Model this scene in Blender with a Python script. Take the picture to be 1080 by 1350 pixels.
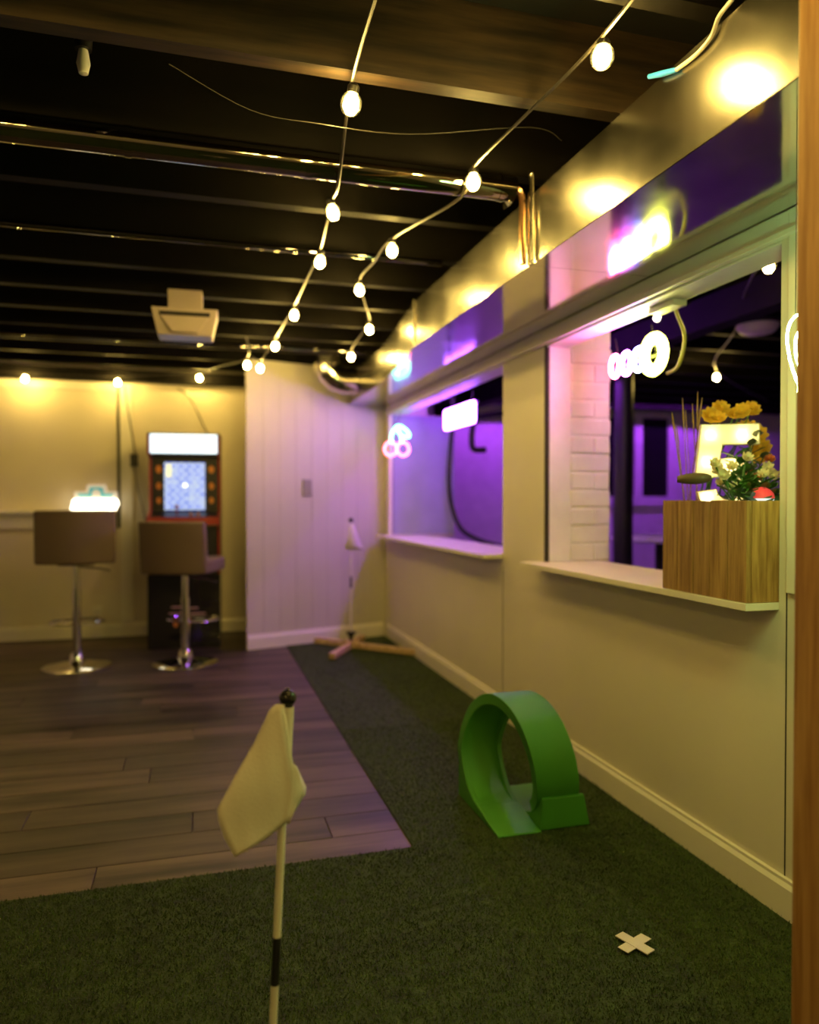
import bpy, bmesh, math, random
import numpy as np
from mathutils import Vector, Matrix, Quaternion

for o in list(bpy.data.objects):
    bpy.data.objects.remove(o)
scene = bpy.context.scene
COL = scene.collection
random.seed(7)
R = math.radians

# ------------------------------------------------------------------ camera, world, exposure
cam_d = bpy.data.cameras.new('camera')
cam = bpy.data.objects.new('camera', cam_d)
COL.objects.link(cam)
cam.location = (0, 0, 1.0)
cam.rotation_euler = (R(90 - 0.87), 0, R(-15.95))
cam_d.sensor_fit = 'HORIZONTAL'
cam_d.sensor_width = 36
cam_d.lens = 33.0
cam_d.clip_start = 0.02
cam_d.dof.use_dof = True
cam_d.dof.focus_distance = 1.55
cam_d.dof.aperture_fstop = 2.3
scene.camera = cam

w = bpy.data.worlds.new('world')
scene.world = w
w.use_nodes = True
w.node_tree.nodes['Background'].inputs[0].default_value = (0.02, 0.015, 0.02, 1)
w.node_tree.nodes['Background'].inputs[1].default_value = 0.2

vs = scene.view_settings
vs.view_transform = 'Standard'
vs.look = 'None'
vs.gamma = 1
vs.use_curve_mapping = False
vs.exposure = 0.1

BULB = 390.0          # radiance of a string-light filament
WARM = (1.0, 0.70, 0.17)
VIOLET = (0.40, 0.05, 1.0)

# ------------------------------------------------------------------ materials
def nodes(name):
    m = bpy.data.materials.new(name)
    m.use_nodes = True
    nt = m.node_tree
    return m, nt, nt.nodes['Principled BSDF']

def coords(nt, world=False, scale=(1, 1, 1)):
    mp = nt.nodes.new('ShaderNodeMapping')
    mp.inputs['Scale'].default_value = scale
    if world:
        g = nt.nodes.new('ShaderNodeNewGeometry')
        nt.links.new(g.outputs['Position'], mp.inputs['Vector'])
    else:
        t = nt.nodes.new('ShaderNodeTexCoord')
        nt.links.new(t.outputs['Object'], mp.inputs['Vector'])
    return mp.outputs['Vector']

def noise(nt, vec, scale, detail=4, rough=0.5):
    n = nt.nodes.new('ShaderNodeTexNoise')
    n.inputs['Scale'].default_value = scale
    n.inputs['Detail'].default_value = detail
    n.inputs['Roughness'].default_value = rough
    nt.links.new(vec, n.inputs['Vector'])
    return n.outputs['Fac']

def ramp(nt, fac, stops):
    r = nt.nodes.new('ShaderNodeValToRGB')
    while len(r.color_ramp.elements) < len(stops):
        r.color_ramp.elements.new(0.5)
    for e, (p, c) in zip(r.color_ramp.elements, stops):
        e.position = p
        e.color = (*c, 1)
    nt.links.new(fac, r.inputs['Fac'])
    return r.outputs['Color']

def bump(nt, bs, height, strength=0.3, dist=0.01):
    b = nt.nodes.new('ShaderNodeBump')
    b.inputs['Strength'].default_value = strength
    b.inputs['Distance'].default_value = dist
    nt.links.new(height, b.inputs['Height'])
    nt.links.new(b.outputs['Normal'], bs.inputs['Normal'])

def plain(name, col, rough=0.5, metal=0.0, var=0.12, scale=6.0, bmp=0.0, bscale=60.0, stretch=(1, 1, 1), world=False, spec=None):
    m, nt, bs = nodes(name)
    v = coords(nt, world, stretch)
    f = noise(nt, v, scale)
    lo = tuple(max(0, c * (1 - var)) for c in col)
    hi = tuple(min(1, c * (1 + var)) for c in col)
    nt.links.new(ramp(nt, f, [(0.3, lo), (0.7, hi)]), bs.inputs['Base Color'])
    bs.inputs['Roughness'].default_value = rough
    bs.inputs['Metallic'].default_value = metal
    if spec is not None:
        bs.inputs['Specular IOR Level'].default_value = spec
    if bmp:
        bump(nt, bs, noise(nt, v, bscale, 3), bmp, 0.004)
    return m

def panelling(name, col, pitch=0.1, axis=1):
    """painted sheet panelling: fine vertical grooves as relief"""
    m, nt, bs = nodes(name)
    v = coords(nt, True)
    f = noise(nt, v, 1.7, 5)
    lo = tuple(c * 0.92 for c in col)
    nt.links.new(ramp(nt, f, [(0.35, lo), (0.65, col)]), bs.inputs['Base Color'])
    bs.inputs['Roughness'].default_value = 0.5
    s = nt.nodes.new('ShaderNodeSeparateXYZ')
    nt.links.new(v, s.inputs[0])
    d = nt.nodes.new('ShaderNodeMath'); d.operation = 'DIVIDE'
    nt.links.new(s.outputs[axis], d.inputs[0]); d.inputs[1].default_value = pitch
    fr = nt.nodes.new('ShaderNodeMath'); fr.operation = 'FRACT'
    nt.links.new(d.outputs[0], fr.inputs[0])
    gt = nt.nodes.new('ShaderNodeMath'); gt.operation = 'GREATER_THAN'
    nt.links.new(fr.outputs[0], gt.inputs[0]); gt.inputs[1].default_value = 0.05
    bump(nt, bs, gt.outputs[0], 0.35, 0.003)
    return m

def wood(name, dark, light, axis=2, scale=3.0, stretch=14.0, rough=0.5, knots=False, rand=0.0):
    m, nt, bs = nodes(name)
    st = [stretch] * 3
    st[axis] = 1.0
    t = nt.nodes.new('ShaderNodeTexCoord')
    oi = nt.nodes.new('ShaderNodeObjectInfo')
    add = nt.nodes.new('ShaderNodeVectorMath'); add.operation = 'ADD'
    mul = nt.nodes.new('ShaderNodeMath'); mul.operation = 'MULTIPLY'; mul.inputs[1].default_value = 37.0
    nt.links.new(oi.outputs['Random'], mul.inputs[0])
    nt.links.new(t.outputs['Object'], add.inputs[0])
    nt.links.new(mul.outputs[0], add.inputs[1])
    mp = nt.nodes.new('ShaderNodeMapping'); mp.inputs['Scale'].default_value = st
    nt.links.new(add.outputs[0], mp.inputs['Vector'])
    f = noise(nt, mp.outputs['Vector'], scale, 6, 0.6)
    mid = tuple((a + b) / 2 for a, b in zip(dark, light))
    c = ramp(nt, f, [(0.36, dark), (0.5, mid), (0.64, light)])
    if rand:
        mx = nt.nodes.new('ShaderNodeMix'); mx.data_type = 'RGBA'; mx.blend_type = 'MULTIPLY'
        mx.inputs['Factor'].default_value = 1.0
        rr = ramp(nt, oi.outputs['Random'], [(0.0, (1 - rand,) * 3), (1.0, (1.0,) * 3)])
        nt.links.new(c, mx.inputs['A']); nt.links.new(rr, mx.inputs['B'])
        c = mx.outputs['Result']
    if knots:
        vo = nt.nodes.new('ShaderNodeTexVoronoi')
        vo.inputs['Scale'].default_value = 6.0
        mk = nt.nodes.new('ShaderNodeMapping')
        ks = [1.0] * 3; ks[axis] = 0.62
        mk.inputs['Scale'].default_value = ks
        nt.links.new(add.outputs[0], mk.inputs['Vector'])
        nt.links.new(mk.outputs['Vector'], vo.inputs['Vector'])
        kr = ramp(nt, vo.outputs['Distance'], [(0.035, (0.25, 0.2, 0.15)), (0.075, (1, 1, 1))])
        mx = nt.nodes.new('ShaderNodeMix'); mx.data_type = 'RGBA'; mx.blend_type = 'MULTIPLY'
        mx.inputs['Factor'].default_value = 1.0
        nt.links.new(c, mx.inputs['A']); nt.links.new(kr, mx.inputs['B'])
        c = mx.outputs['Result']
    nt.links.new(c, bs.inputs['Base Color'])
    bs.inputs['Roughness'].default_value = rough
    bump(nt, bs, f, 0.12, 0.003)
    return m

def sheet_metal(name, col, rough, amount=0.1, wav=0.02, stretch=(1, 1, 1)):
    m, nt, bs = nodes(name)
    v = coords(nt, True, stretch)
    f = noise(nt, v, 9, 6, 0.6)
    nt.links.new(ramp(nt, f, [(0.3, tuple(c * 0.93 for c in col)), (0.7, col)]), bs.inputs['Base Color'])
    bs.inputs['Metallic'].default_value = 1.0
    mr = nt.nodes.new('ShaderNodeMapRange')
    nt.links.new(f, mr.inputs['Value'])
    mr.inputs['From Min'].default_value = 0.3; mr.inputs['From Max'].default_value = 0.7
    mr.inputs['To Min'].default_value = rough - amount; mr.inputs['To Max'].default_value = rough + amount
    nt.links.new(mr.outputs['Result'], bs.inputs['Roughness'])
    if wav:
        bump(nt, bs, noise(nt, v, 2.2, 2), wav, 0.05)
    return m

def emit(name, col, strength, base=(0.8, 0.8, 0.8)):
    m, nt, bs = nodes(name)
    f = noise(nt, coords(nt), 30, 1)
    nt.links.new(ramp(nt, f, [(0, tuple(c * 0.97 for c in base)), (1, base)]), bs.inputs['Base Color'])
    bs.inputs['Emission Color'].default_value = (*col, 1)
    bs.inputs['Emission Strength'].default_value = strength
    return m

def clear_glass(name, tint=(1, 0.97, 0.9), clear=0.86):
    m = bpy.data.materials.new(name); m.use_nodes = True
    nt = m.node_tree
    nt.nodes.clear()
    out = nt.nodes.new('ShaderNodeOutputMaterial')
    tr = nt.nodes.new('ShaderNodeBsdfTransparent'); tr.inputs[0].default_value = (*tint, 1)
    gl = nt.nodes.new('ShaderNodeBsdfGlossy'); gl.inputs['Roughness'].default_value = 0.08
    mx = nt.nodes.new('ShaderNodeMixShader')
    fr = nt.nodes.new('ShaderNodeFresnel'); fr.inputs['IOR'].default_value = 1.45
    nt.links.new(fr.outputs[0], mx.inputs[0])
    nt.links.new(tr.outputs[0], mx.inputs[1]); nt.links.new(gl.outputs[0], mx.inputs[2])
    nt.links.new(mx.outputs[0], out.inputs[0])
    return m

def screen_material():
    m, nt, bs = nodes('game_screen')
    t = nt.nodes.new('ShaderNodeTexCoord')
    mp = nt.nodes.new('ShaderNodeMapping')
    nt.links.new(t.outputs['Object'], mp.inputs['Vector'])
    mp.inputs['Rotation'].default_value = (R(90), 0, 0)
    br = nt.nodes.new('ShaderNodeTexBrick')
    br.inputs['Scale'].default_value = 9
    br.inputs['Color1'].default_value = (0.08, 0.14, 0.85, 1)
    br.inputs['Color2'].default_value = (0.26, 0.33, 0.95, 1)
    br.inputs['Mortar'].default_value = (0.62, 0.75, 1.0, 1)
    br.inputs['Mortar Size'].default_value = 0.06
    br.offset = 0.37
    nt.links.new(mp.outputs[0], br.inputs['Vector'])
    f = noise(nt, coords(nt), 14, 1)
    mx = nt.nodes.new('ShaderNodeMix'); mx.data_type = 'RGBA'
    rr = ramp(nt, f, [(0.56, (0, 0, 0)), (0.72, (1, 1, 1))])
    nt.links.new(rr, mx.inputs['Factor'])
    nt.links.new(br.outputs['Color'], mx.inputs['A']); mx.inputs['B'].default_value = (0.6, 0.7, 0.9, 1)
    bs.inputs['Base Color'].default_value = (0.02, 0.02, 0.03, 1)
    bs.inputs['Roughness'].default_value = 0.15
    nt.links.new(mx.outputs['Result'], bs.inputs['Emission Color'])
    bs.inputs['Emission Strength'].default_value = 0.9
    return m

M = {}
M['paint'] = panelling('cream_panelling', (0.76, 0.70, 0.58), 0.1, 1)
M['paint_back'] = panelling('cream_panelling_back', (0.74, 0.66, 0.52), 0.1, 0)
M['paint_flat'] = plain('cream_paint', (0.57, 0.53, 0.46), 0.5, 0, 0.05, 3, 0.05, 40)
M['trim'] = plain('trim_paint', (0.80, 0.75, 0.64), 0.4, 0, 0.04, 4)
M['white_paint'] = plain('white_paint', (0.82, 0.80, 0.77), 0.5, 0, 0.06, 9, 0.2, 50)
M['jamb_grey'] = plain('pale_blue_grey_paint', (0.40, 0.41, 0.58), 0.5, 0, 0.08, 6, 0.2, 40)  # bluish tint stands in for violet light on the far jamb
M['raw_joist'] = wood('bare_joist_wood', (0.010, 0.006, 0.0026), (0.048, 0.028, 0.012), 0, 3, 12, 0.6)
M['black_wood'] = plain('black_painted_wood', (0.0036, 0.0026, 0.0017), 0.7, 0, 0.5, 5, 0.3, 30, (0.15, 1, 1), True, 0.12)
M['dark_board'] = plain('black_ceiling_board', (0.0025, 0.002, 0.0015), 0.8, 0, 0.4, 5, 0.2, 30)
M['plank'] = wood('grey_brown_vinyl', (0.012, 0.007, 0.0055), (0.150, 0.098, 0.078), 0, 1.2, 9, 0.5, False, 0.62)
M['subfloor'] = plain('concrete', (0.16, 0.14, 0.13), 0.8, 0, 0.2, 4, 0.2, 40)
M['duct'] = sheet_metal('galvanised_steel', (0.55, 0.52, 0.45), 0.23, 0.03, 0.03, (1, 1, 0.5))
M['duct_under'] = sheet_metal('smooth_galvanised_steel', (0.74, 0.72, 0.70), 0.10, 0.03, 0.03)
M['duct_round'] = sheet_metal('round_galvanised_steel', (0.70, 0.66, 0.58), 0.13, 0.03, 0.02)
M['pipe_dull'] = sheet_metal('dull_pipe_metal', (0.30, 0.27, 0.23), 0.05, 0.015, 0.0)
M['conduit'] = sheet_metal('dark_conduit', (0.16, 0.15, 0.15), 0.06, 0.02, 0.0)
M['chrome'] = sheet_metal('chrome', (0.82, 0.80, 0.78), 0.08, 0.02, 0.0)
M['copper'] = sheet_metal('copper', (0.85, 0.48, 0.27), 0.2, 0.05, 0.05)
M['leather'] = plain('taupe_leather', (0.15, 0.105, 0.068), 0.5, 0, 0.08, 5, 0.12, 160)
M['black_plastic'] = plain('black_plastic', (0.014, 0.013, 0.013), 0.35, 0, 0.2)
M['gloss_black'] = plain('gloss_black', (0.012, 0.011, 0.012), 0.12, 0, 0.1)
M['green_plastic'] = plain('green_plastic', (0.062, 0.275, 0.024), 0.55, 0, 0.10, 5, 0.05, 90)
M['turf_mat'] = plain('turf_backing', (0.026, 0.044, 0.007), 0.9, 0, 0.5, 26, 0.8, 160, world=True)
M['blade'] = plain('turf_blade', (0.050, 0.085, 0.012), 0.7, 0, 0.5, 3.0, world=True)
M['flag'] = plain('off_white_nylon', (0.66, 0.60, 0.54), 0.6, 0, 0.05, 8, 0.15, 300)
M['white_plastic'] = plain('white_plastic', (0.74, 0.70, 0.62), 0.35, 0, 0.04)
M['pine'] = wood('pine_stud', (0.33, 0.155, 0.045), (0.54, 0.31, 0.115), 2, 4, 16, 0.55, True)
M['pine_stand'] = wood('pine_stand', (0.45, 0.30, 0.14), (0.70, 0.50, 0.28), 0, 4, 12, 0.55)
M['cedar'] = wood('planter_cedar', (0.26, 0.125, 0.030), (0.56, 0.33, 0.10), 2, 5, 14, 0.55, True, 0.45)
M['red_edge'] = plain('red_edging', (0.30, 0.03, 0.012), 0.45)
M['orange_print'] = plain('orange_print', (0.60, 0.22, 0.03), 0.5)
M['pale_print'] = plain('pale_pink_print', (0.55, 0.33, 0.30), 0.5)
M['green_print'] = plain('grey_green_print', (0.30, 0.36, 0.28), 0.5)
M['screen'] = screen_material()
M['marquee'] = emit('lit_marquee', (0.66, 0.88, 1.0), 1.5)
M['filament'] = emit('glowing_filament', WARM, BULB)
M['globe'] = clear_glass('bulb_glass')
M['pane'] = clear_glass('window_glass', (0.10, 0.09, 0.12))
M['cord'] = plain('cord_black', (0.035, 0.03, 0.025), 0.4)
M['cord_white'] = plain('cord_white', (0.75, 0.72, 0.66), 0.45)
M['blue_tip'] = plain('blue_plug', (0.04, 0.30, 0.95), 0.4)
M['neon_red'] = emit('neon_red', (1.0, 0.10, 0.14), 9)
M['neon_green'] = emit('neon_green', (0.10, 1.0, 0.42), 9)
M['neon_pink'] = emit('neon_pink', (1.0, 0.10, 0.28), 75)
M['neon_violet'] = emit('neon_violet', (0.75, 0.15, 1.0), 85)
M['neon_blue'] = emit('neon_blue', (0.18, 0.22, 1.0), 85)
M['neon_yellow'] = emit('neon_yellow', (0.95, 1.0, 0.12), 22)
M['neon_pale'] = emit('neon_pale_green', (0.50, 1.0, 0.33), 180)
M['neon_box'] = emit('violet_lightbox', (0.34, 0.08, 1.0), 46)
M['led'] = emit('violet_led', VIOLET, 80)
M['led_room'] = emit('violet_led_room', VIOLET, 70)
M['yellow_cord'] = plain('yellow_cord', (0.70, 0.66, 0.12), 0.4)
M['sign_white'] = emit('sign_lit_white', (1.0, 0.90, 0.66), 6.0)
M['sign_teal'] = emit('sign_teal', (0.10, 0.60, 0.62), 0.3, (0.08, 0.52, 0.60))
M['sign_body'] = emit('sign_cream', (1.0, 0.85, 0.65), 0.35, (0.85, 0.78, 0.68))
M['marquee_five'] = plain('marquee_white_enamel', (0.90, 0.84, 0.68), 0.4)
M['small_bulb'] = emit('small_marquee_bulb', (1.0, 0.78, 0.36), 24)
M['petal_yellow'] = plain('yellow_petal', (0.86, 0.54, 0.05), 0.6, 0, 0.2, 20)
M['petal_orange'] = plain('orange_petal', (0.60, 0.16, 0.04), 0.6, 0, 0.2, 20)
M['petal_white'] = plain('cream_petal', (0.78, 0.72, 0.48), 0.6, 0, 0.1, 20)
M['leaf'] = plain('green_leaf', (0.07, 0.20, 0.035), 0.5, 0, 0.3, 20)
M['leaf_dark'] = plain('grey_green_leaf', (0.10, 0.12, 0.06), 0.6, 0, 0.3, 20)
M['dry'] = plain('dried_reed', (0.34, 0.21, 0.07), 0.7, 0, 0.3, 20)
M['ribbon'] = plain('brown_ribbon', (0.10, 0.07, 0.03), 0.5)
M['lamp_red'] = emit('lamp_red_cap', (1.0, 0.08, 0.08), 0.35, (0.7, 0.05, 0.05))
M['lamp_white'] = emit('lamp_white_body', (0.8, 0.9, 1.0), 0.9)
M['plate'] = plain('grey_wall_plate', (0.30, 0.27, 0.24), 0.35, 0, 0.05)
M['vent'] = plain('beige_register', (0.55, 0.45, 0.35), 0.4, 0, 0.06)
M['tape'] = plain('white_tape', (0.78, 0.72, 0.60), 0.6)
M['table_top'] = plain('white_laminate', (0.75, 0.73, 0.75), 0.3)
M['seam'] = plain('dark_joint', (0.03, 0.025, 0.015), 0.8)

# ------------------------------------------------------------------ mesh helpers
def box(bm, a, b, mat=None):
    x0, y0, z0 = a; x1, y1, z1 = b
    v = [bm.verts.new(p) for p in ((x0, y0, z0), (x1, y0, z0), (x1, y1, z0), (x0, y1, z0), (x0, y0, z1), (x1, y0, z1), (x1, y1, z1), (x0, y1, z1))]
    if mat is not None:
        for q in v: q.co = mat @ q.co
    for f in ((0, 3, 2, 1), (4, 5, 6, 7), (0, 1, 5, 4), (1, 2, 6, 5), (2, 3, 7, 6), (3, 0, 4, 7)):
        bm.faces.new([v[i] for i in f])
    return v

def prism(bm, poly, axis, lo, hi):
    """poly: 2-D points in the two other axes, extruded along axis"""
    def mk(p, t):
        if axis == 0: return (t, p[0], p[1])
        if axis == 1: return (p[0], t, p[1])
        return (p[0], p[1], t)
    a = [bm.verts.new(mk(p, lo)) for p in poly]
    b = [bm.verts.new(mk(p, hi)) for p in poly]
    n = len(poly)
    bm.faces.new(a); bm.faces.new(b[::-1])
    for i in range(n):
        bm.faces.new((a[i], b[i], b[(i + 1) % n], a[(i + 1) % n]))
    bmesh.ops.recalc_face_normals(bm, faces=bm.faces)

def smooth_path(pts, sub=6, closed=False):
    P = [Vector(p) for p in pts]
    n = len(P)
    if n < 3: return P
    out = []
    rng = range(n) if closed else range(n - 1)
    for i in rng:
        if closed:
            p0, p1, p2, p3 = P[(i - 1) % n], P[i], P[(i + 1) % n], P[(i + 2) % n]
        else:
            p0, p1, p2, p3 = P[max(i - 1, 0)], P[i], P[i + 1], P[min(i + 2, n - 1)]
        for k in range(sub):
            t = k / sub
            out.append(0.5 * ((2 * p1) + (p2 - p0) * t + (2 * p0 - 5 * p1 + 4 * p2 - p3) * t * t + (3 * p1 - p0 - 3 * p2 + p3) * t ** 3))
    if not closed: out.append(P[-1])
    return out

def tube(bm, path, r, seg=8, closed=False, caps=True):
    P = [Vector(p) for p in path]
    n = len(P)
    rad = r if isinstance(r, (list, tuple)) else [r] * n
    rings = []
    prev = None
    for i in range(n):
        if closed:
            t = (P[(i + 1) % n] - P[(i - 1) % n])
        else:
            t = P[min(i + 1, n - 1)] - P[max(i - 1, 0)]
        t.normalize()
        if prev is None:
            u = t.orthogonal().normalized()
        else:
            u = (prev - t * prev.dot(t)).normalized()
        prev = u
        vv = t.cross(u)
        rings.append([bm.verts.new(P[i] + (u * math.cos(2 * math.pi * k / seg) + vv * math.sin(2 * math.pi * k / seg)) * rad[i]) for k in range(seg)])
    m = n if closed else n - 1
    for i in range(m):
        a, b = rings[i], rings[(i + 1) % n]
        off = 0
        if closed and i == n - 1:
            off = min(range(seg), key=lambda o: (a[0].co - b[o].co).length)
        for k in range(seg):
            bm.faces.new((a[k], a[(k + 1) % seg], b[(k + 1 + off) % seg], b[(k + off) % seg]))
    if caps and not closed:
        bm.faces.new(rings[0][::-1]); bm.faces.new(rings[-1])

def lathe(bm, prof, c=(0, 0, 0), seg=24, mat=None):
    """prof: (r, z) from bottom to top"""
    c = Vector(c)
    rings = []
    for r, z in prof:
        if r < 1e-6:
            rings.append([bm.verts.new(c + Vector((0, 0, z)))])
        else:
            rings.append([bm.verts.new(c + Vector((r * math.cos(2 * math.pi * k / seg), r * math.sin(2 * math.pi * k / seg), z))) for k in range(seg)])
    if mat is not None:
        for rg in rings:
            for q in rg: q.co = mat @ q.co
    for a, b in zip(rings, rings[1:]):
        for k in range(seg):
            k2 = (k + 1) % seg
            if len(a) == 1 and len(b) == 1: continue
            if len(a) == 1: bm.faces.new((a[0], b[k2], b[k]))
            elif len(b) == 1: bm.faces.new((a[k], a[k2], b[0]))
            else: bm.faces.new((a[k], a[k2], b[k2], b[k]))
    if len(rings[0]) > 1: bm.faces.new(rings[0][::-1])
    if len(rings[-1]) > 1: bm.faces.new(rings[-1])

def ball(bm, c, r, seg=12, rings=8, sz=1.0, mat=None):
    prof = [(r * math.sin(math.pi * i / rings), -r * sz * math.cos(math.pi * i / rings)) for i in range(rings + 1)]
    prof[0] = (0, prof[0][1]); prof[-1] = (0, prof[-1][1])
    lathe(bm, prof, c, seg, mat)

def obj(name, bm, mat, parent=None, smooth=False, bevel=0.0, loc=None, rot=None, bseg=2):
    me = bpy.data.meshes.new(name)
    if parent is not None and (parent.get('_w') or (parent.parent and parent.parent.get('_w'))):
        inv = parent_matrix(parent).inverted()
        bm.transform(inv)
    bm.normal_update()
    bm.to_mesh(me); bm.free()
    o = bpy.data.objects.new(name, me)
    COL.objects.link(o)
    me.materials.append(mat)
    if smooth:
        for p in me.polygons: p.use_smooth = True
        me.set_sharp_from_angle(angle=R(40))
    if bevel:
        b = o.modifiers.new('edge_rounding', 'BEVEL'); b.width = bevel; b.segments = bseg; b.limit_method = 'ANGLE'
    if loc is not None: o.location = loc
    if rot is not None: o.rotation_euler = rot
    if parent is not None: o.parent = parent
    return o

def parent_matrix(p):
    m = Matrix.Translation(p.location) @ p.rotation_euler.to_matrix().to_4x4()
    if p.parent: m = parent_matrix(p.parent) @ m
    return m

def NB(): return bmesh.new()

def thing(name, label, cat, loc=(0, 0, 0), rz=0.0, group=None, world=False):
    """an Empty at the base of the thing; world=True: the parts are given in room coordinates"""
    o = bpy.data.objects.new(name, None)
    COL.objects.link(o)
    o.empty_display_size = 0.05
    o.location = loc; o.rotation_euler = (0, 0, rz)
    o['label'] = label; o['category'] = cat
    if group: o['group'] = group
    if world: o['_w'] = 1
    return o

def tag(o, label, cat, group=None):
    o['label'] = label; o['category'] = cat
    if group: o['group'] = group
    return o

def struct(o, label=None):
    o['kind'] = 'structure'
    if label: o['label'] = label
    return o

def quickbox(name, a, b, mat, parent=None, bevel=0.0):
    bm = NB(); box(bm, a, b)
    return obj(name, bm, mat, parent, bevel=bevel)

# ------------------------------------------------------------------ where a picture point lies on a plane (calibrated camera)
_f = 990.0
_rt = Vector((math.cos(R(15.95)), -math.sin(R(15.95)), 0))
_fw = Vector((math.sin(R(15.95)) * math.cos(R(-.87)), math.cos(R(15.95)) * math.cos(R(-.87)), math.sin(R(-.87))))
_up = _rt.cross(_fw)
def ray(px, py): return _fw + _rt * ((px - 540) / _f) - _up * ((py - 675) / _f)
def on(px, py, ax, val):
    d = ray(px, py); c = Vector((0, 0, 1.0))
    return c + d * ((val - c[ax]) / d[ax])
def at_depth(px, py, d): return Vector((0, 0, 1.0)) + ray(px, py) * d

# ================================================================== THE SETTING
WX, WIN = 1.36, 1.65            # room face and far face of the window wall
YB = 5.9                        # back wall
ZJ = 1.95                       # underside of joists

# floor: base slab with one plank object per board
fl = struct(quickbox('floor', (-3.2, -2.6, -0.10), (8.2, 7.4, -0.012), M['subfloor']), 'dark floor of the basement room laid with grey-brown planks')
pl_len, pl_w = 1.22, 0.152
y = 2.04
row = 0
plank_meshes = {}
def plank_mesh(L, W):
    k = (round(L, 3), round(W, 3))
    if k not in plank_meshes:
        bm = NB(); box(bm, (0, 0, -0.0115), (L - 0.0022, W - 0.0022, 0.0))
        bmesh.ops.bevel(bm, geom=[e for e in bm.edges if all(v.co.z > -0.001 for v in e.verts)], offset=0.0012, segments=1, affect='EDGES')
        me = bpy.data.meshes.new('plank'); bm.to_mesh(me); bm.free(); me.materials.append(M['plank'])
        plank_meshes[k] = me
    return plank_meshes[k]
offs = [0.30, 0.95, 0.55, 0.05, 0.75, 0.40]
while y < YB - 0.005:
    W = min(pl_w, YB - y)
    x = -3.0
    first = offs[row % 6]
    xs = [x]
    x += first
    while x < 0.62:
        xs.append(x); x += pl_len
    xs.append(0.64 if y < 5.0 else 1.30)
    for a, b in zip(xs, xs[1:]):
        if b - a < 0.03: continue
        o = bpy.data.objects.new('plank', plank_mesh(b - a, W)); COL.objects.link(o)
        o.location = (a, y, 0.0); o.parent = fl
    y += W; row += 1

# window wall with two openings
w2 = (1.50, 2.757); w1 = (3.20, 5.30); zs, zt = 0.735, 1.625
bm = NB()
box(bm, (WX, -2.5, -0.012), (WIN, 5.5, zs))
box(bm, (WX, -2.5, zt), (1.46, 5.5, 2.15))
box(bm, (1.4605, -2.5, zt), (WIN, w2[0], 2.15)); box(bm, (1.4605, 2.775, zt), (WIN, w1[0], 2.15)); box(bm, (1.4605, w1[1], zt), (WIN, 5.5, 2.15))
box(bm, (WX, -2.5, zs), (WIN, w2[0], zt))
box(bm, (WX, 2.775, zs), (WIN, w1[0], zt))
box(bm, (WX, w1[1], zs), (1.86, 5.5, zt))
wr = struct(obj('wall_right', bm, M['paint']), 'cream panelled wall with two open pass-through windows')
# smooth jamb board, dark gap and painted bricks on the side of the nearer opening
quickbox('jamb_board', (1.374, 2.757, zs), (1.468, 2.7745, zt), M['white_paint'], wr, 0.002)
quickbox('jamb_facing', (1.39, 5.2915, 0.755), (1.858, 5.2998, 1.62), M['jamb_grey'], wr)  # added panel carrying the painted-in violet light of the farther opening
quickbox('mortar', (1.4695, 2.7625, zs), (1.6485, 2.7745, 1.76), M['white_paint'], wr)
quickbox('dark_gap', (1.3605, 2.7565, zs + .01), (1.3735, 2.7745, zt), M['seam'], wr)
zc = 0.756; k = 0
while zc < 1.70:
    hh = 0.064
    cuts = [1.470, 1.650] if k % 2 else [1.470, 1.575, 1.650]
    for a, b in zip(cuts, cuts[1:]):
        bm = NB()
        box(bm, (a + .003, 2.757 + random.uniform(-.003, .003), zc), (b - .003 + random.uniform(-.002, .006), 2.7748, zc + hh))
        for v in bm.verts: v.co += Vector((random.uniform(-.002, .002), 0, random.uniform(-.002, .002)))
        obj('brick', bm, M['white_paint'], wr, bevel=0.004)
    zc += 0.073; k += 1
# boarded pilaster edge between panel sheets and the vertical trim beside the nearer opening
quickbox('panel_joint', (1.3590, 1.473, 0.098), (1.3602, 1.4765, 1.69), M['seam'], wr)
quickbox('panel_joint', (1.3588, 3.193, 0.098), (1.3602, 3.196, 0.70), M['seam'], wr)
quickbox('jamb_trim', (1.350, 1.30, 0.78), (1.3599, 1.468, 1.688), M['trim'], wr, 0.002)

# header board above both openings, running the length of the duct
t1 = struct(quickbox('trim_1', (1.352, 1.30, 1.625), (1.3599, 5.44, 1.688), M['trim'], None, 0.002), 'long header board above the two window openings')
hl = NB(); box(hl, (1.338, 1.302, 1.6245), (1.352, 5.36, 1.640)); obj('lower_bead', hl, M['trim'], t1, bevel=0.003)

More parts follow.
